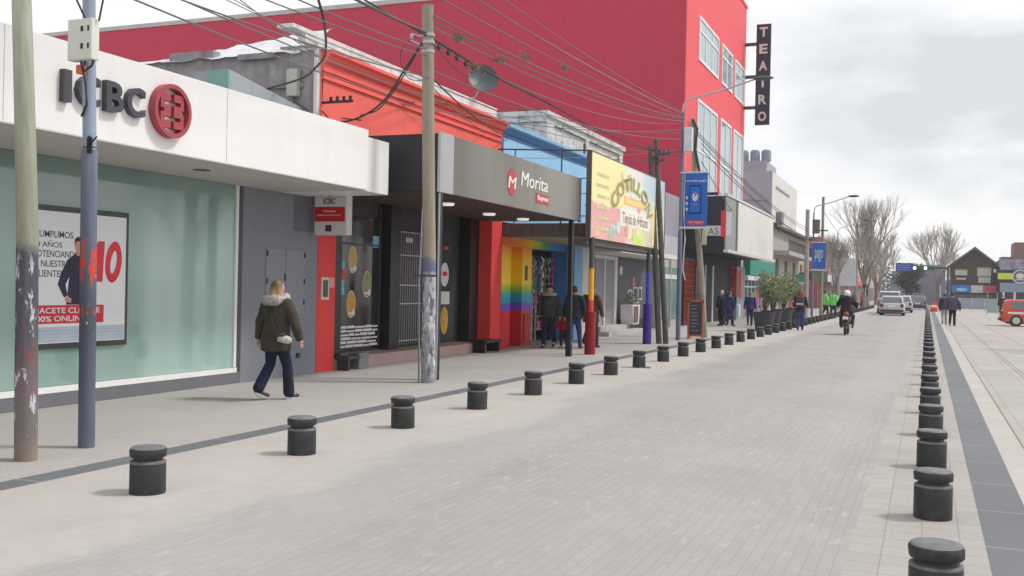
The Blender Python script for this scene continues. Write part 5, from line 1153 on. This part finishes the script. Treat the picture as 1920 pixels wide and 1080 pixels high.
hb = bgm.build('shoulder_bag', MS('bag_cream', (190, 178, 170), var=.4, scale=25), None, smooth=True); tag(hb, 'small cream patterned bag hanging at the hip of the woman in parka', 'bag')
st_ = MB(); st_.tube([WP(p) for p in ((.19, -.19, .96), (.12, -.20, 1.12), (.0, -.18, 1.33), (-.12, -.08, 1.475))], .009, 6); st_.build('strap', BLACK, hb)
st_ = MB(); st_.cap((.20, -.185, .91), .058, (.26, -.15, .93), .05); st_.v = [tuple(WP(v)) for v in st_.v]; st_.build('flap', MS('bag_dark', (50, 44, 50)), hb, smooth=True)
person((-9.14, 25.2, 0), R(185), 1.62, (58, 66, 62), (34, 36, 66), 'person in dark green jacket and scarf walking towards the camera by the party shop', stride=.4, back_heel=.06, bulky=1.15, vox=.02, beanie=(.03, .03, .035), hood=(.2, .2, .2))
person((-8.78, 25.35, 0), R(175), .98, (176, 30, 44), (60, 40, 44), 'small child in red jacket holding a hand by the party shop', stride=.2, back_heel=.03, vox=.03, bulky=1.2)
person((-8.42, 25.1, 0), R(0), 1.62, (38, 42, 56), (44, 62, 112), 'person in dark navy jacket and jeans walking away behind the thin black post', hair=(.06, .05, .04), stride=.5, back_heel=.1, bulky=1.1, vox=.02)
person((-8.22, 25.9, 0), R(-10), 1.64, (78, 68, 58), (50, 46, 52), 'person in brown jacket walking behind the red and yellow post', hair=(.03, .02, .02), stride=.3, bulky=1.15, vox=.02, skirt=1)
person((-8.5, 46.0, 0), R(60), 1.58, (24, 24, 28), (26, 26, 30), 'white haired person in long black coat standing by the theatre', hair=(.6, .6, .6), pose='stand', long_coat=True, vox=.022, bulky=1.05)
person((-8.09, 45.6, 0), R(-30), 1.55, (52, 56, 104), (44, 54, 98), 'person in blue jacket and jeans beside the long black coat', hair=(.1, .06, .04), stride=.35, vox=.022)
person((-8.55, 48.4, 0), R(20), 1.68, (40, 38, 44), (40, 44, 60), 'person in dark jacket carrying a pale bag near the theatre pillar', pose='stand', vox=.022)
o = MB().box(-8.25, -8.1, 48.2, 48.6, .35, .95).build('carrier_bag', MS('bag_pale_teal', (190, 214, 214)), None, bevel=.03); tag(o, 'pale carrier bag hanging beside the person in dark jacket', 'bag')
person((-7.36, 46.7, 0), R(10), 1.55, (46, 60, 104), (36, 48, 92), 'person in blue clothes walking left of the potted bushes', stride=.4, vox=.022, hair=(.2, .2, .22))
person((-4.82, 43.6, 0), R(5), 1.66, (46, 42, 48), (52, 66, 108), 'red haired woman with dark patterned backpack stepping off the pavement', hair=(.22, .05, .03), hairlen=.16, pose='walk', stride=.2, back_heel=.02, vox=.02, armbend=.6)
o = MB().box(-4.98, -4.66, 43.32, 43.48, .98, 1.40).build('backpack', MS('backpack_dark', (78, 66, 74), var=.5, scale=14), None, bevel=.05); tag(o, 'dark patterned backpack on the red haired woman', 'backpack')
MB().box(-4.97, -4.67, 43.315, 43.33, 1.08, 1.12).build('reflective_strip', PAPER, o)
for x, y, lb, rz in ((-5.75, 65.2, 'left one of two workers in bright green high visibility jackets', R(-60)), (-5.2, 64.6, 'right one of two workers in bright green high visibility jackets', R(150))):
    person((x, y, 0), rz, 1.7, (128, 224, 120), (50, 54, 50), lb, stride=.3, bulky=1.15, vox=.026, beanie=(.05, .10, .07))
person((.88, 59.3, 0), R(0), 1.66, (52, 54, 74), (150, 146, 146), 'man in navy jacket, pale trousers and cap walking on the plaza', stride=.5, vox=.024, beanie=(.12, .12, .14))
person((1.22, 56.8, 0), R(-4), 1.72, (72, 72, 92), (24, 24, 30), 'man in grey padded jacket and black trousers walking on the plaza', stride=.5, bulky=1.3, vox=.024, beanie=(.05, .05, .06))
person((5.35, 87, 0), R(0), 1.68, (40, 42, 60), (36, 36, 44), 'person in dark clothes standing left of the red car', pose='stand', vox=.03)
for i, (x, y, c_, lb) in enumerate(((-6.9, 96, (60, 66, 96), 'distant pedestrian in dark blue on the left pavement'), (-6.2, 99, (70, 72, 100), 'distant pedestrian in grey blue beside the bollards'), (-5.9, 106, (150, 40, 50), 'distant pedestrian in red top on the left pavement'), (-7.6, 101, (40, 40, 48), 'distant pedestrian in black on the left pavement'), (-6.9, 82, (90, 84, 110), 'pedestrian in lilac behind the high visibility workers'), (-7.5, 70, (50, 50, 60), 'pedestrian in black behind the far grey pole'))):
    person((x, y, 0), R(40*i), 1.68, c_, (44, 44, 56), lb, vox=.035, stride=.35)
# ------------------------------------------------------------------ vehicles
TYRE = M('tyre_rubber', (.03, .03, .03), rough=.8); RIM = M('rim_alloy', (.5, .5, .52), rough=.35, metal=.6); CGL = M('car_glass', (.10, .12, .135), rough=.05, var=.2, spec=.9)
TAIL = MS('tail_lamp_red', (112, 34, 36), rough=.2); RB_ = M('rubber_black', (.03, .03, .03), rough=.6)
def car(loc, rz, label, paint, L=4.2, W=1.72, H=1.45, hatch=True, boxy=False):
    """local: +y is forward, rear at y=-L/2"""
    t_ = thing('parked_car' if 'parked' in label else 'car', label, 'car', loc); Q = Matrix.Rotation(rz, 3, 'Z'); off = Vector(loc)
    def fin(mb, name, mat, parent=t_, **k): mb.v = [tuple(Q @ Vector(v)+off) for v in mb.v]; return mb.build(name, mat, parent, **k)
    h = L/2; bz = H*.62
    prof = [(-h, .30), (-h-.0, .55), (-h+.06, bz-.04), (-h+.12, bz), (h-1.1, bz), (h-.35, bz-.12), (h-.02, bz-.28), (h, .32), (h-.1, .22), (-h+.1, .22)]
    def sect(profile, wf):
        mb = MB(); n = len(profile); vs = []; K = 7
        for j in range(K):
            a = -1+2*j/(K-1); x = W/2*wf*a; ins = .05*abs(a)**3
            for (y, z) in profile: vs.append((x, y*(1-ins*.6), z-ins*.5*(z > .5)))
        fs = [tuple(range(n)), tuple(range((K-1)*n, K*n))[::-1]]
        for j in range(K-1):
            for i in range(n): fs.append((j*n+i, (j+1)*n+i, (j+1)*n+(i+1) % n, j*n+(i+1) % n))
        mb.add(vs, fs); return mb
    pm = M('paint_'+'_'.join(str(int(v*100)) for v in paint), paint, rough=.25, var=.05, spec=.6)
    fin(sect(prof, 1), 'body', pm, bevel=.05, smooth=True)
    re = -h+(.12 if hatch else .75); q_ = .10 if boxy else .38; cab = [(re, bz-.02), (re+q_, H-.06), (re+q_+.15, H), (h-1.9, H), (h-1.5, H-.08), (h-.95, bz-.02)]
    cb_ = MB(); vs = []
    for x, tw in ((-1, 0), (1, 0)):
        for (y, z) in cab: ww = W/2*(.95-.16*(z-bz)/(H-bz)); vs.append((x*ww, y, z))
    n = len(cab); fs = [tuple(range(n))[::-1], tuple(range(n, 2*n))]+[(i, (i+1) % n, n+(i+1) % n, n+i) for i in range(n)]
    cb_.add(vs, fs); fin(cb_, 'cabin', pm, bevel=.04, smooth=True)
    g = MB(); w0, w1 = W/2*.84, W/2*.74   # rear window
    g.add([(-w0, re+.02, bz+.05), (w0, re+.02, bz+.05), (w1, re+q_-.04, H-.10), (-w1, re+q_-.04, H-.10), (-w0, re+.06, bz+.05), (w0, re+.06, bz+.05), (w1, re+q_, H-.10), (-w1, re+q_, H-.10)], [(0, 1, 2, 3), (7, 6, 5, 4), (0, 4, 5, 1), (1, 5, 6, 2), (2, 6, 7, 3), (3, 7, 4, 0)])
    fin(g, 'rear_window', CGL)
    for sd_ in (1, -1):
        g = MB(); xx = sd_*W/2*.96; x2 = sd_*W/2*.83
        q = [(xx, re+.45, bz+.05), (xx, h-1.15, bz+.05), (x2, h-1.62, H-.10), (x2, re+q_+.24, H-.10)]; g.add(q+[(a-.03*sd_, b_2, c_) for a, b_2, c_ in q], [(0, 1, 2, 3), (7, 6, 5, 4), (0, 4, 5, 1), (1, 5, 6, 2), (2, 6, 7, 3), (3, 7, 4, 0)]); fin(g, 'side_window', CGL)
        g = MB(); g.box(sd_*W/2*.68, sd_*W/2*.93, -h-.025, -h+.1, .62, bz-.05); fin(g, 'tail_light', TAIL, bevel=.02)
        g = MB(); g.box(sd_*(W/2-.02), sd_*(W/2+.13), h-1.35, h-1.2, bz, bz+.12); fin(g, 'mirror', pm, bevel=.03)
        for y in (-h+.75, h-.8):
            g = MB(); g.cyl((sd_*(W/2-.21), y, .31), (sd_*(W/2+.005), y, .31), .31, n=20); wl = fin(g, 'wheel', TYRE, bevel=.02)
            g = MB(); g.cyl((sd_*(W/2-.05), y, .31), (sd_*(W/2+.012), y, .31), .19, n=14); fin(g, 'rim', RIM, wl)
    g = MB(); g.box(-W/2*.92, W/2*.92, -h-.05, -h+.05, .28, .44); fin(g, 'bumper', RB_, bevel=.03)
    g = MB(); g.box(-.26, .26, -h-.035, -h+.03, .60, .72); fin(g, 'number_plate', PAPER)
    g = MB(); g.box(-W/2*.9, W/2*.9, -h+.3, h-.3, .14, .22); fin(g, 'underbody', RB_)
    return t_
SIL = (.50, .50, .52)
car((-2.35, 81.5, 0), 0, 'silver hatchback driving away nearest in the road', SIL)
car((-2.75, 88.5, 0), 0, 'taller white silver van just behind the nearest silver car', (.58, .58, .60), L=4.6, W=1.85, H=1.8, boxy=True)
car((-2.0, 96.0, 0), 0, 'silver car partly hidden at the right of the nearest silver car', SIL)
car((-.9, 117, 0), 0, 'slate blue car waiting beside the end of the bollard row', (.14, .16, .22), W=1.8)
car((-1.6, 128, 0), 0, 'dark car farther ahead left of the slate blue car', (.10, .10, .12))
car((-2.1, 142, 0), 0, 'small grey car farthest ahead in the road', (.3, .3, .32))
rc = car((5.85, 61.0, 0), R(-90), 'orange red car at the right edge of the plaza', (.62, .07, .03), L=4.4, H=1.40, boxy=True)
MB().box(4.0, 4.75, 60.10, 60.12, .66, .76).build('white_marking', PAPER, rc)
# motorcycle
mc = thing('motorcycle', 'red motorcycle ridden away along the road with white number plate', 'motorcycle', (-2.82, 41.1, 0))
MX, MY = -2.82, 41.1
def MP(mb): mb.v = [(v[0]+MX, v[1]+MY, v[2]) for v in mb.v]; return mb
for y in (-.62, .62):
    vs = []; fs = []; n1, n2 = 24, 8
    for i in range(n1):
        a = 2*math.pi*i/n1
        for j in range(n2): b = 2*math.pi*j/n2; rr_ = .25+.045*math.cos(b); vs.append((.05*math.sin(b), y+rr_*math.cos(a), .295+rr_*math.sin(a)))
    for i in range(n1):
        for j in range(n2): fs.append((i*n2+j, ((i+1) % n1)*n2+j, ((i+1) % n1)*n2+(j+1) % n2, i*n2+(j+1) % n2))
    wl = MP(MB().add(vs, fs)).build('wheel', TYRE, mc, smooth=True); g = MB().cyl((-.06, y, .295), (.06, y, .295), .06, n=10)
    for k in range(6): a = k*math.pi/3; g.cyl((0, y, .295), (0, y+.24*math.cos(a), .295+.24*math.sin(a)), .01, n=5)
    MP(g).build('hub', RIM, wl)
MP(MB().ell((0, -.35, .80), (.13, .32, .09)).ell((0, -.62, .80), (.09, .14, .07))).build('tail_fairing', MS('moto_red', (176, 24, 32), rough=.25), mc, smooth=True)
MP(MB().ell((0, .2, .80), (.14, .26, .13))).build('fuel_tank', MS('moto_red', (176, 24, 32)), mc, smooth=True)
MP(MB().ell((0, -.22, .86), (.13, .36, .06))).build('seat', BLACK, mc, smooth=True)
MP(MB().ell((0, .1, .45), (.15, .25, .18)).cyl((0, -.5, .4), (0, .1, .5), .05, n=8).cyl((.1, -.62, .3), (.1, -.4, .72), .025, n=8).cyl((-.1, -.62, .3), (-.1, -.4, .72), .025, n=8).cyl((.07, .62, .3), (.07, .42, .95), .03, n=8).cyl((-.07, .62, .3), (-.07, .42, .95), .03, n=8)).build('frame', CHAR, mc, smooth=True)
MP(MB().tube([(-.36, .33, 1.03), (-.2, .42, 1.02), (.2, .42, 1.02), (.36, .33, 1.03)], .016, 8)).build('handlebar', CHAR, mc)
MP(MB().cyl((.16, -.75, .38), (.16, .0, .34), .05, n=12)).build('exhaust', STEEL, mc, smooth=True)
MP(MB().box(-.10, .10, -.80, -.79, .55, .70)).build('number_plate', PAPER, mc); MP(MB().box(-.07, .07, -.79, -.74, .74, .82)).build('tail_light', TAIL, mc)
MP(MB().box(-.09, .09, -.80, -.5, .48, .60)).build('mudguard', BLACK, mc)
for s_ in (1, -1): MP(MB().ell((.38*s_, .36, 1.18), (.06, .02, .045), 8, 6).cyl((.3*s_, .38, 1.03), (.38*s_, .36, 1.16), .008, n=5)).build('mirror', BLACK, mc)
person((MX, MY-.28, .0), 0, 1.72, (24, 24, 28), (40, 42, 62), 'motorcyclist in black jacket and white helmet riding away', pose='ride', helmet=(.72, .72, .74), vox=.02, bulky=1.25)
# ------------------------------------------------------------------ right side: barrier, gantry, buildings
fe = thing('barrier_fence', 'grey mesh barrier fence across the plaza before the gabled building', 'fence', (6, 112, 0))
mb = MB()
for x in [1.9+1.15*k for k in range(8)]: mb.cyl((x, 112, 0), (x, 112, 1.3), .035, n=8)
mb.each('post', LGREY, fe)
mb = MB().box(1.9, 10, 111.97, 112.03, 1.22, 1.28).box(1.9, 10, 111.97, 112.03, .18, .24)
for k in range(80): mb.box(1.9+.1*k, 1.93+.1*k, 111.99, 112.01, .2, 1.25)
mb.build('rails', LGREY, fe); MB().box(2.9, 9, 112.05, 112.08, .25, 1.1).build('cover', MS('fence_lilac', (150, 156, 190), var=.1), fe)
t_ = thing('traffic_barrier', 'orange and white plastic barrier at the end of the bollard row', 'barrier', (.55, 104, 0))
mb = MB(); mb.prism([(.25, 0), (.98, 0), (.92, .35), (.88, .85), (.35, .85), (.31, .35)], 'y', 103.8, 104.2); mb.build('body', MS('barrier_orange', (216, 74, 52)), t_, bevel=.03)
MB().box(.34, .90, 103.77, 103.8, .4, .62).build('white_stripe', PAPER, t_)
tag(MB().lathe((.05, 99, 0), [(.16, 0), (.16, .03), (.1, .05), (.03, .55), (.01, .56)], 12).build('traffic_cone', MS('cone_orange', (230, 110, 70))), 'orange traffic cone on the bollard line', 'cone')
tag(MB().box(1.1, 1.6, 107, 107.5, 0, 1.35).build('waste_bin', MS('bin_blue', (50, 96, 170)), bevel=.04), 'blue bin beside the orange barrier', 'bin')
ga = thing('signal_gantry', 'dark traffic signal gantry with long arm and green lights over the road', 'traffic signal', (2.1, 120, 0))
MB().tube([(2.1, 120, 0), (2.05, 120, 4.55)], [.16, .12], 12).build('mast', MS('mast_teal', (60, 84, 92)), ga, smooth=True)
MB().box(-3.1, 2.05, 119.93, 120.07, 4.38, 4.56).build('arm', MS('arm_dark_green', (44, 62, 60)), ga)
sb = MB().box(-3.25, -1.45, 119.85, 119.9, 4.05, 4.98).build('sign_panel', MS('gantry_blue', (52, 70, 150)), ga)
mb = MB()
for k in range(3): mb.box(-3.1, -1.7, 119.83, 119.85, 4.2+.25*k, 4.27+.25*k)
mb.build('sign_lines', MS('line_pale', (150, 160, 210)), sb)
GLW = M('signal_glow', (.75, 1, .9), emit=3)
for x in (-1.3, -.2):
    MB().box(x-.1, x+.9, 119.8, 119.93, 4.22, 4.66).build('signal_box', MS('signal_green_box', (40, 90, 70)), ga, bevel=.02)
    mb = MB(); disc(mb, 'Y', 119.8, x, 4.45, .15, .16, .05); mb.build('green_light', GLW, ga)
t_ = thing('signal_pole', 'slim pale pole standing by the orange barrier', 'pole', (1.3, 118, 0)); MB().cyl((1.3, 118, 0), (1.3, 118, 2.6), .05, n=8).build('shaft', OFFW, t_)
# gabled building
gb = thing('gabled_building', 'dark brown timber gabled building with blue and pink shop signs', 'building', (5.8, 150, 0))
BRN = MS('timber_brown', (70, 56, 58), var=.2, scale=2)
mb = MB(); mb.prism([(3.05, 0), (8.6, 0), (8.6, 5.6), (5.8, 7.7), (3.05, 5.6)], 'y', 150, 162); mb.build('wall', BRN, gb)
mb = MB(); mb.prism([(2.5, 5.15), (5.8, 7.75), (9.1, 5.15), (9.1, 5.45), (5.8, 8.1), (2.5, 5.45)], 'y', 149.4, 162.4); mb.build('roof', MS('slate_roof', (84, 82, 92), var=.15), gb)
for x0, x1, z0, z1 in ((3.5, 4.9, 4.3, 5.0), (6.2, 7.8, 4.2, 5.3)):
    o = MB().box(x0-.08, x1+.08, 149.9, 149.96, z0-.08, z1+.08).build('window', MS('lime_frame', (150, 152, 96)), gb); MB().box(x0, x1, 149.86, 149.9, z0, z1-.12).build('pane', MS('milky_pane', (190, 192, 186)), o)
o = MB().box(6.3, 7.8, 149.9, 149.96, 3.3, 4.05).build('window', MS('milky_pane2', (184, 196, 198)), gb); o = MB().box(3.6, 4.8, 149.9, 149.96, 3.7, 3.9).build('window_sill', OFFW, gb)
MB().box(3.1, 5.4, 149.7, 149.8, 1.95, 2.95).build('blue_sign', MS('shop_blue', (40, 120, 196), var=.12, scale=1), gb)
MB().box(5.45, 6.9, 149.7, 149.8, 1.95, 2.95).build('white_sign', MS('shop_white', (206, 200, 200), var=.25, scale=3), gb); MB().box(6.9, 8.5, 149.7, 149.8, 1.95, 2.95).build('pink_sign', MS('shop_pink', (196, 84, 110), var=.2, scale=2), gb)
mb = MB(); disc(mb, 'Y', 149.7, 4.3, 2.35, .7, .22, .03); mb.build('sign_mark', MS('mark_pale', (150, 206, 230)), gb)
MB().box(3.1, 8.5, 149.9, 149.98, .2, 1.7).build('shopfront', M('gab_front', (.10, .10, .12), rough=.2, var=.5, scale=1), gb)
mb = MB(); mb.ell((8.3, 149.5, 4.9), (.26, .1, .26), 12, 8); mb.build('wall_lamp', OFFW, gb)
yb = thing('yellow_sign_building', 'low dark shop with yellow sign band and round white emblem at the right edge', 'building', (12, 146, 0))
MB().box(8.65, 22, 146, 160, 0, 5.4).build('wall', MS('dark_front', (58, 58, 64), var=.2), yb)
mb = MB(); mb.prism([(8.7, 5.0), (22, 5.0), (22, 6.3), (8.7, 6.3)], 'y', 145.6, 158); mb.build('roof', M('graffiti_roof', (.26, .26, .34), rough=.9, var=.7, scale=1.4), yb)
yl = MB().box(8.4, 22, 145.75, 145.95, 3.75, 4.55).build('sign_band', MS('lime_yellow', (196, 206, 70)), yb)
mb = MB(); disc(mb, 'Y', 145.75, 11.0, 4.12, .95, .9, .05); o = mb.build('emblem_disc', MS('emblem_grey', (190, 196, 200)), yl)
mb = MB(); disc(mb, 'Y', 145.70, 11.0, 4.12, .78, .74, .02); o2 = mb.build('emblem_inner', MS('emblem_dark', (90, 96, 100)), yl)
mb = MB(); disc(mb, 'Y', 145.68, 11.0, 4.2, .48, .36, .02); mb.box(10.5, 11.5, 145.66, 145.68, 3.68, 3.8); mb.build('emblem_mark', OFFW, yl)
MB().box(8.7, 22, 145.8, 145.96, 2.1, 3.3).build('grey_panel', MS('panel_blue_grey', (132, 144, 160)), yb)
mb = MB()
for k in range(9): mb.box(9.0+1.3*k, 9.25+1.3*k, 145.8, 145.95, 0, 2.1)
mb.each('column', OFFW, yb)
tw = thing('brick_tower', 'brown brick tower building rising behind the yellow sign shop', 'building', (15, 190, 0))
MB().box(13.4, 20, 190, 198, 0, 10.6).build('wall', MS('tower_brick', (116, 84, 78), var=.15, scale=1), tw); MB().box(11.5, 13.4, 191, 197, 0, 8.2).build('side_block', MS('tower_grey', (90, 92, 108)), tw)
tag(MB().box(-1.2, 2.6, 172, 176, 0, 6.2).build('distant_building', MS('roof_grey_far', (128, 126, 140))), 'low grey building left of the gabled one', 'building')
pk = thing('kiosk', 'small green framed kiosk left of the red car', 'kiosk', (4.9, 96, 0))
mb = MB()
for x in (4.75, 5.5): mb.box(x, x+.06, 96, 96.06, 0, 1.9)
mb.box(4.75, 5.56, 96, 96.06, 1.1, 1.2); mb.build('frame', MS('kiosk_green', (150, 176, 164)), pk); MB().box(4.81, 5.5, 96.02, 96.05, .15, 1.1).build('panel', MS('kiosk_panel', (150, 168, 160)), pk)

# ------------------------------------------------------------------ haze
hz_m = bpy.data.materials.new('haze_air'); hz_m.use_nodes = True; hn = hz_m.node_tree; hn.nodes.clear()
ho = hn.nodes.new('ShaderNodeOutputMaterial'); hv = hn.nodes.new('ShaderNodeVolumePrincipled')
hv.inputs['Color'].default_value = (.93, .93, .97, 1); hv.inputs['Density'].default_value = .0006; hv.inputs['Anisotropy'].default_value = .2
hn.links.new(hv.outputs[0], ho.inputs['Volume'])
hb_ = MB().box(-520, 520, -80, 920, -1.1, 19.5).build('haze', hz_m, origin=(0, 0, 0)); hb_['kind'] = 'stuff'; hb_['label'] = 'thin pale haze filling the air of the street'; hb_['category'] = 'haze'
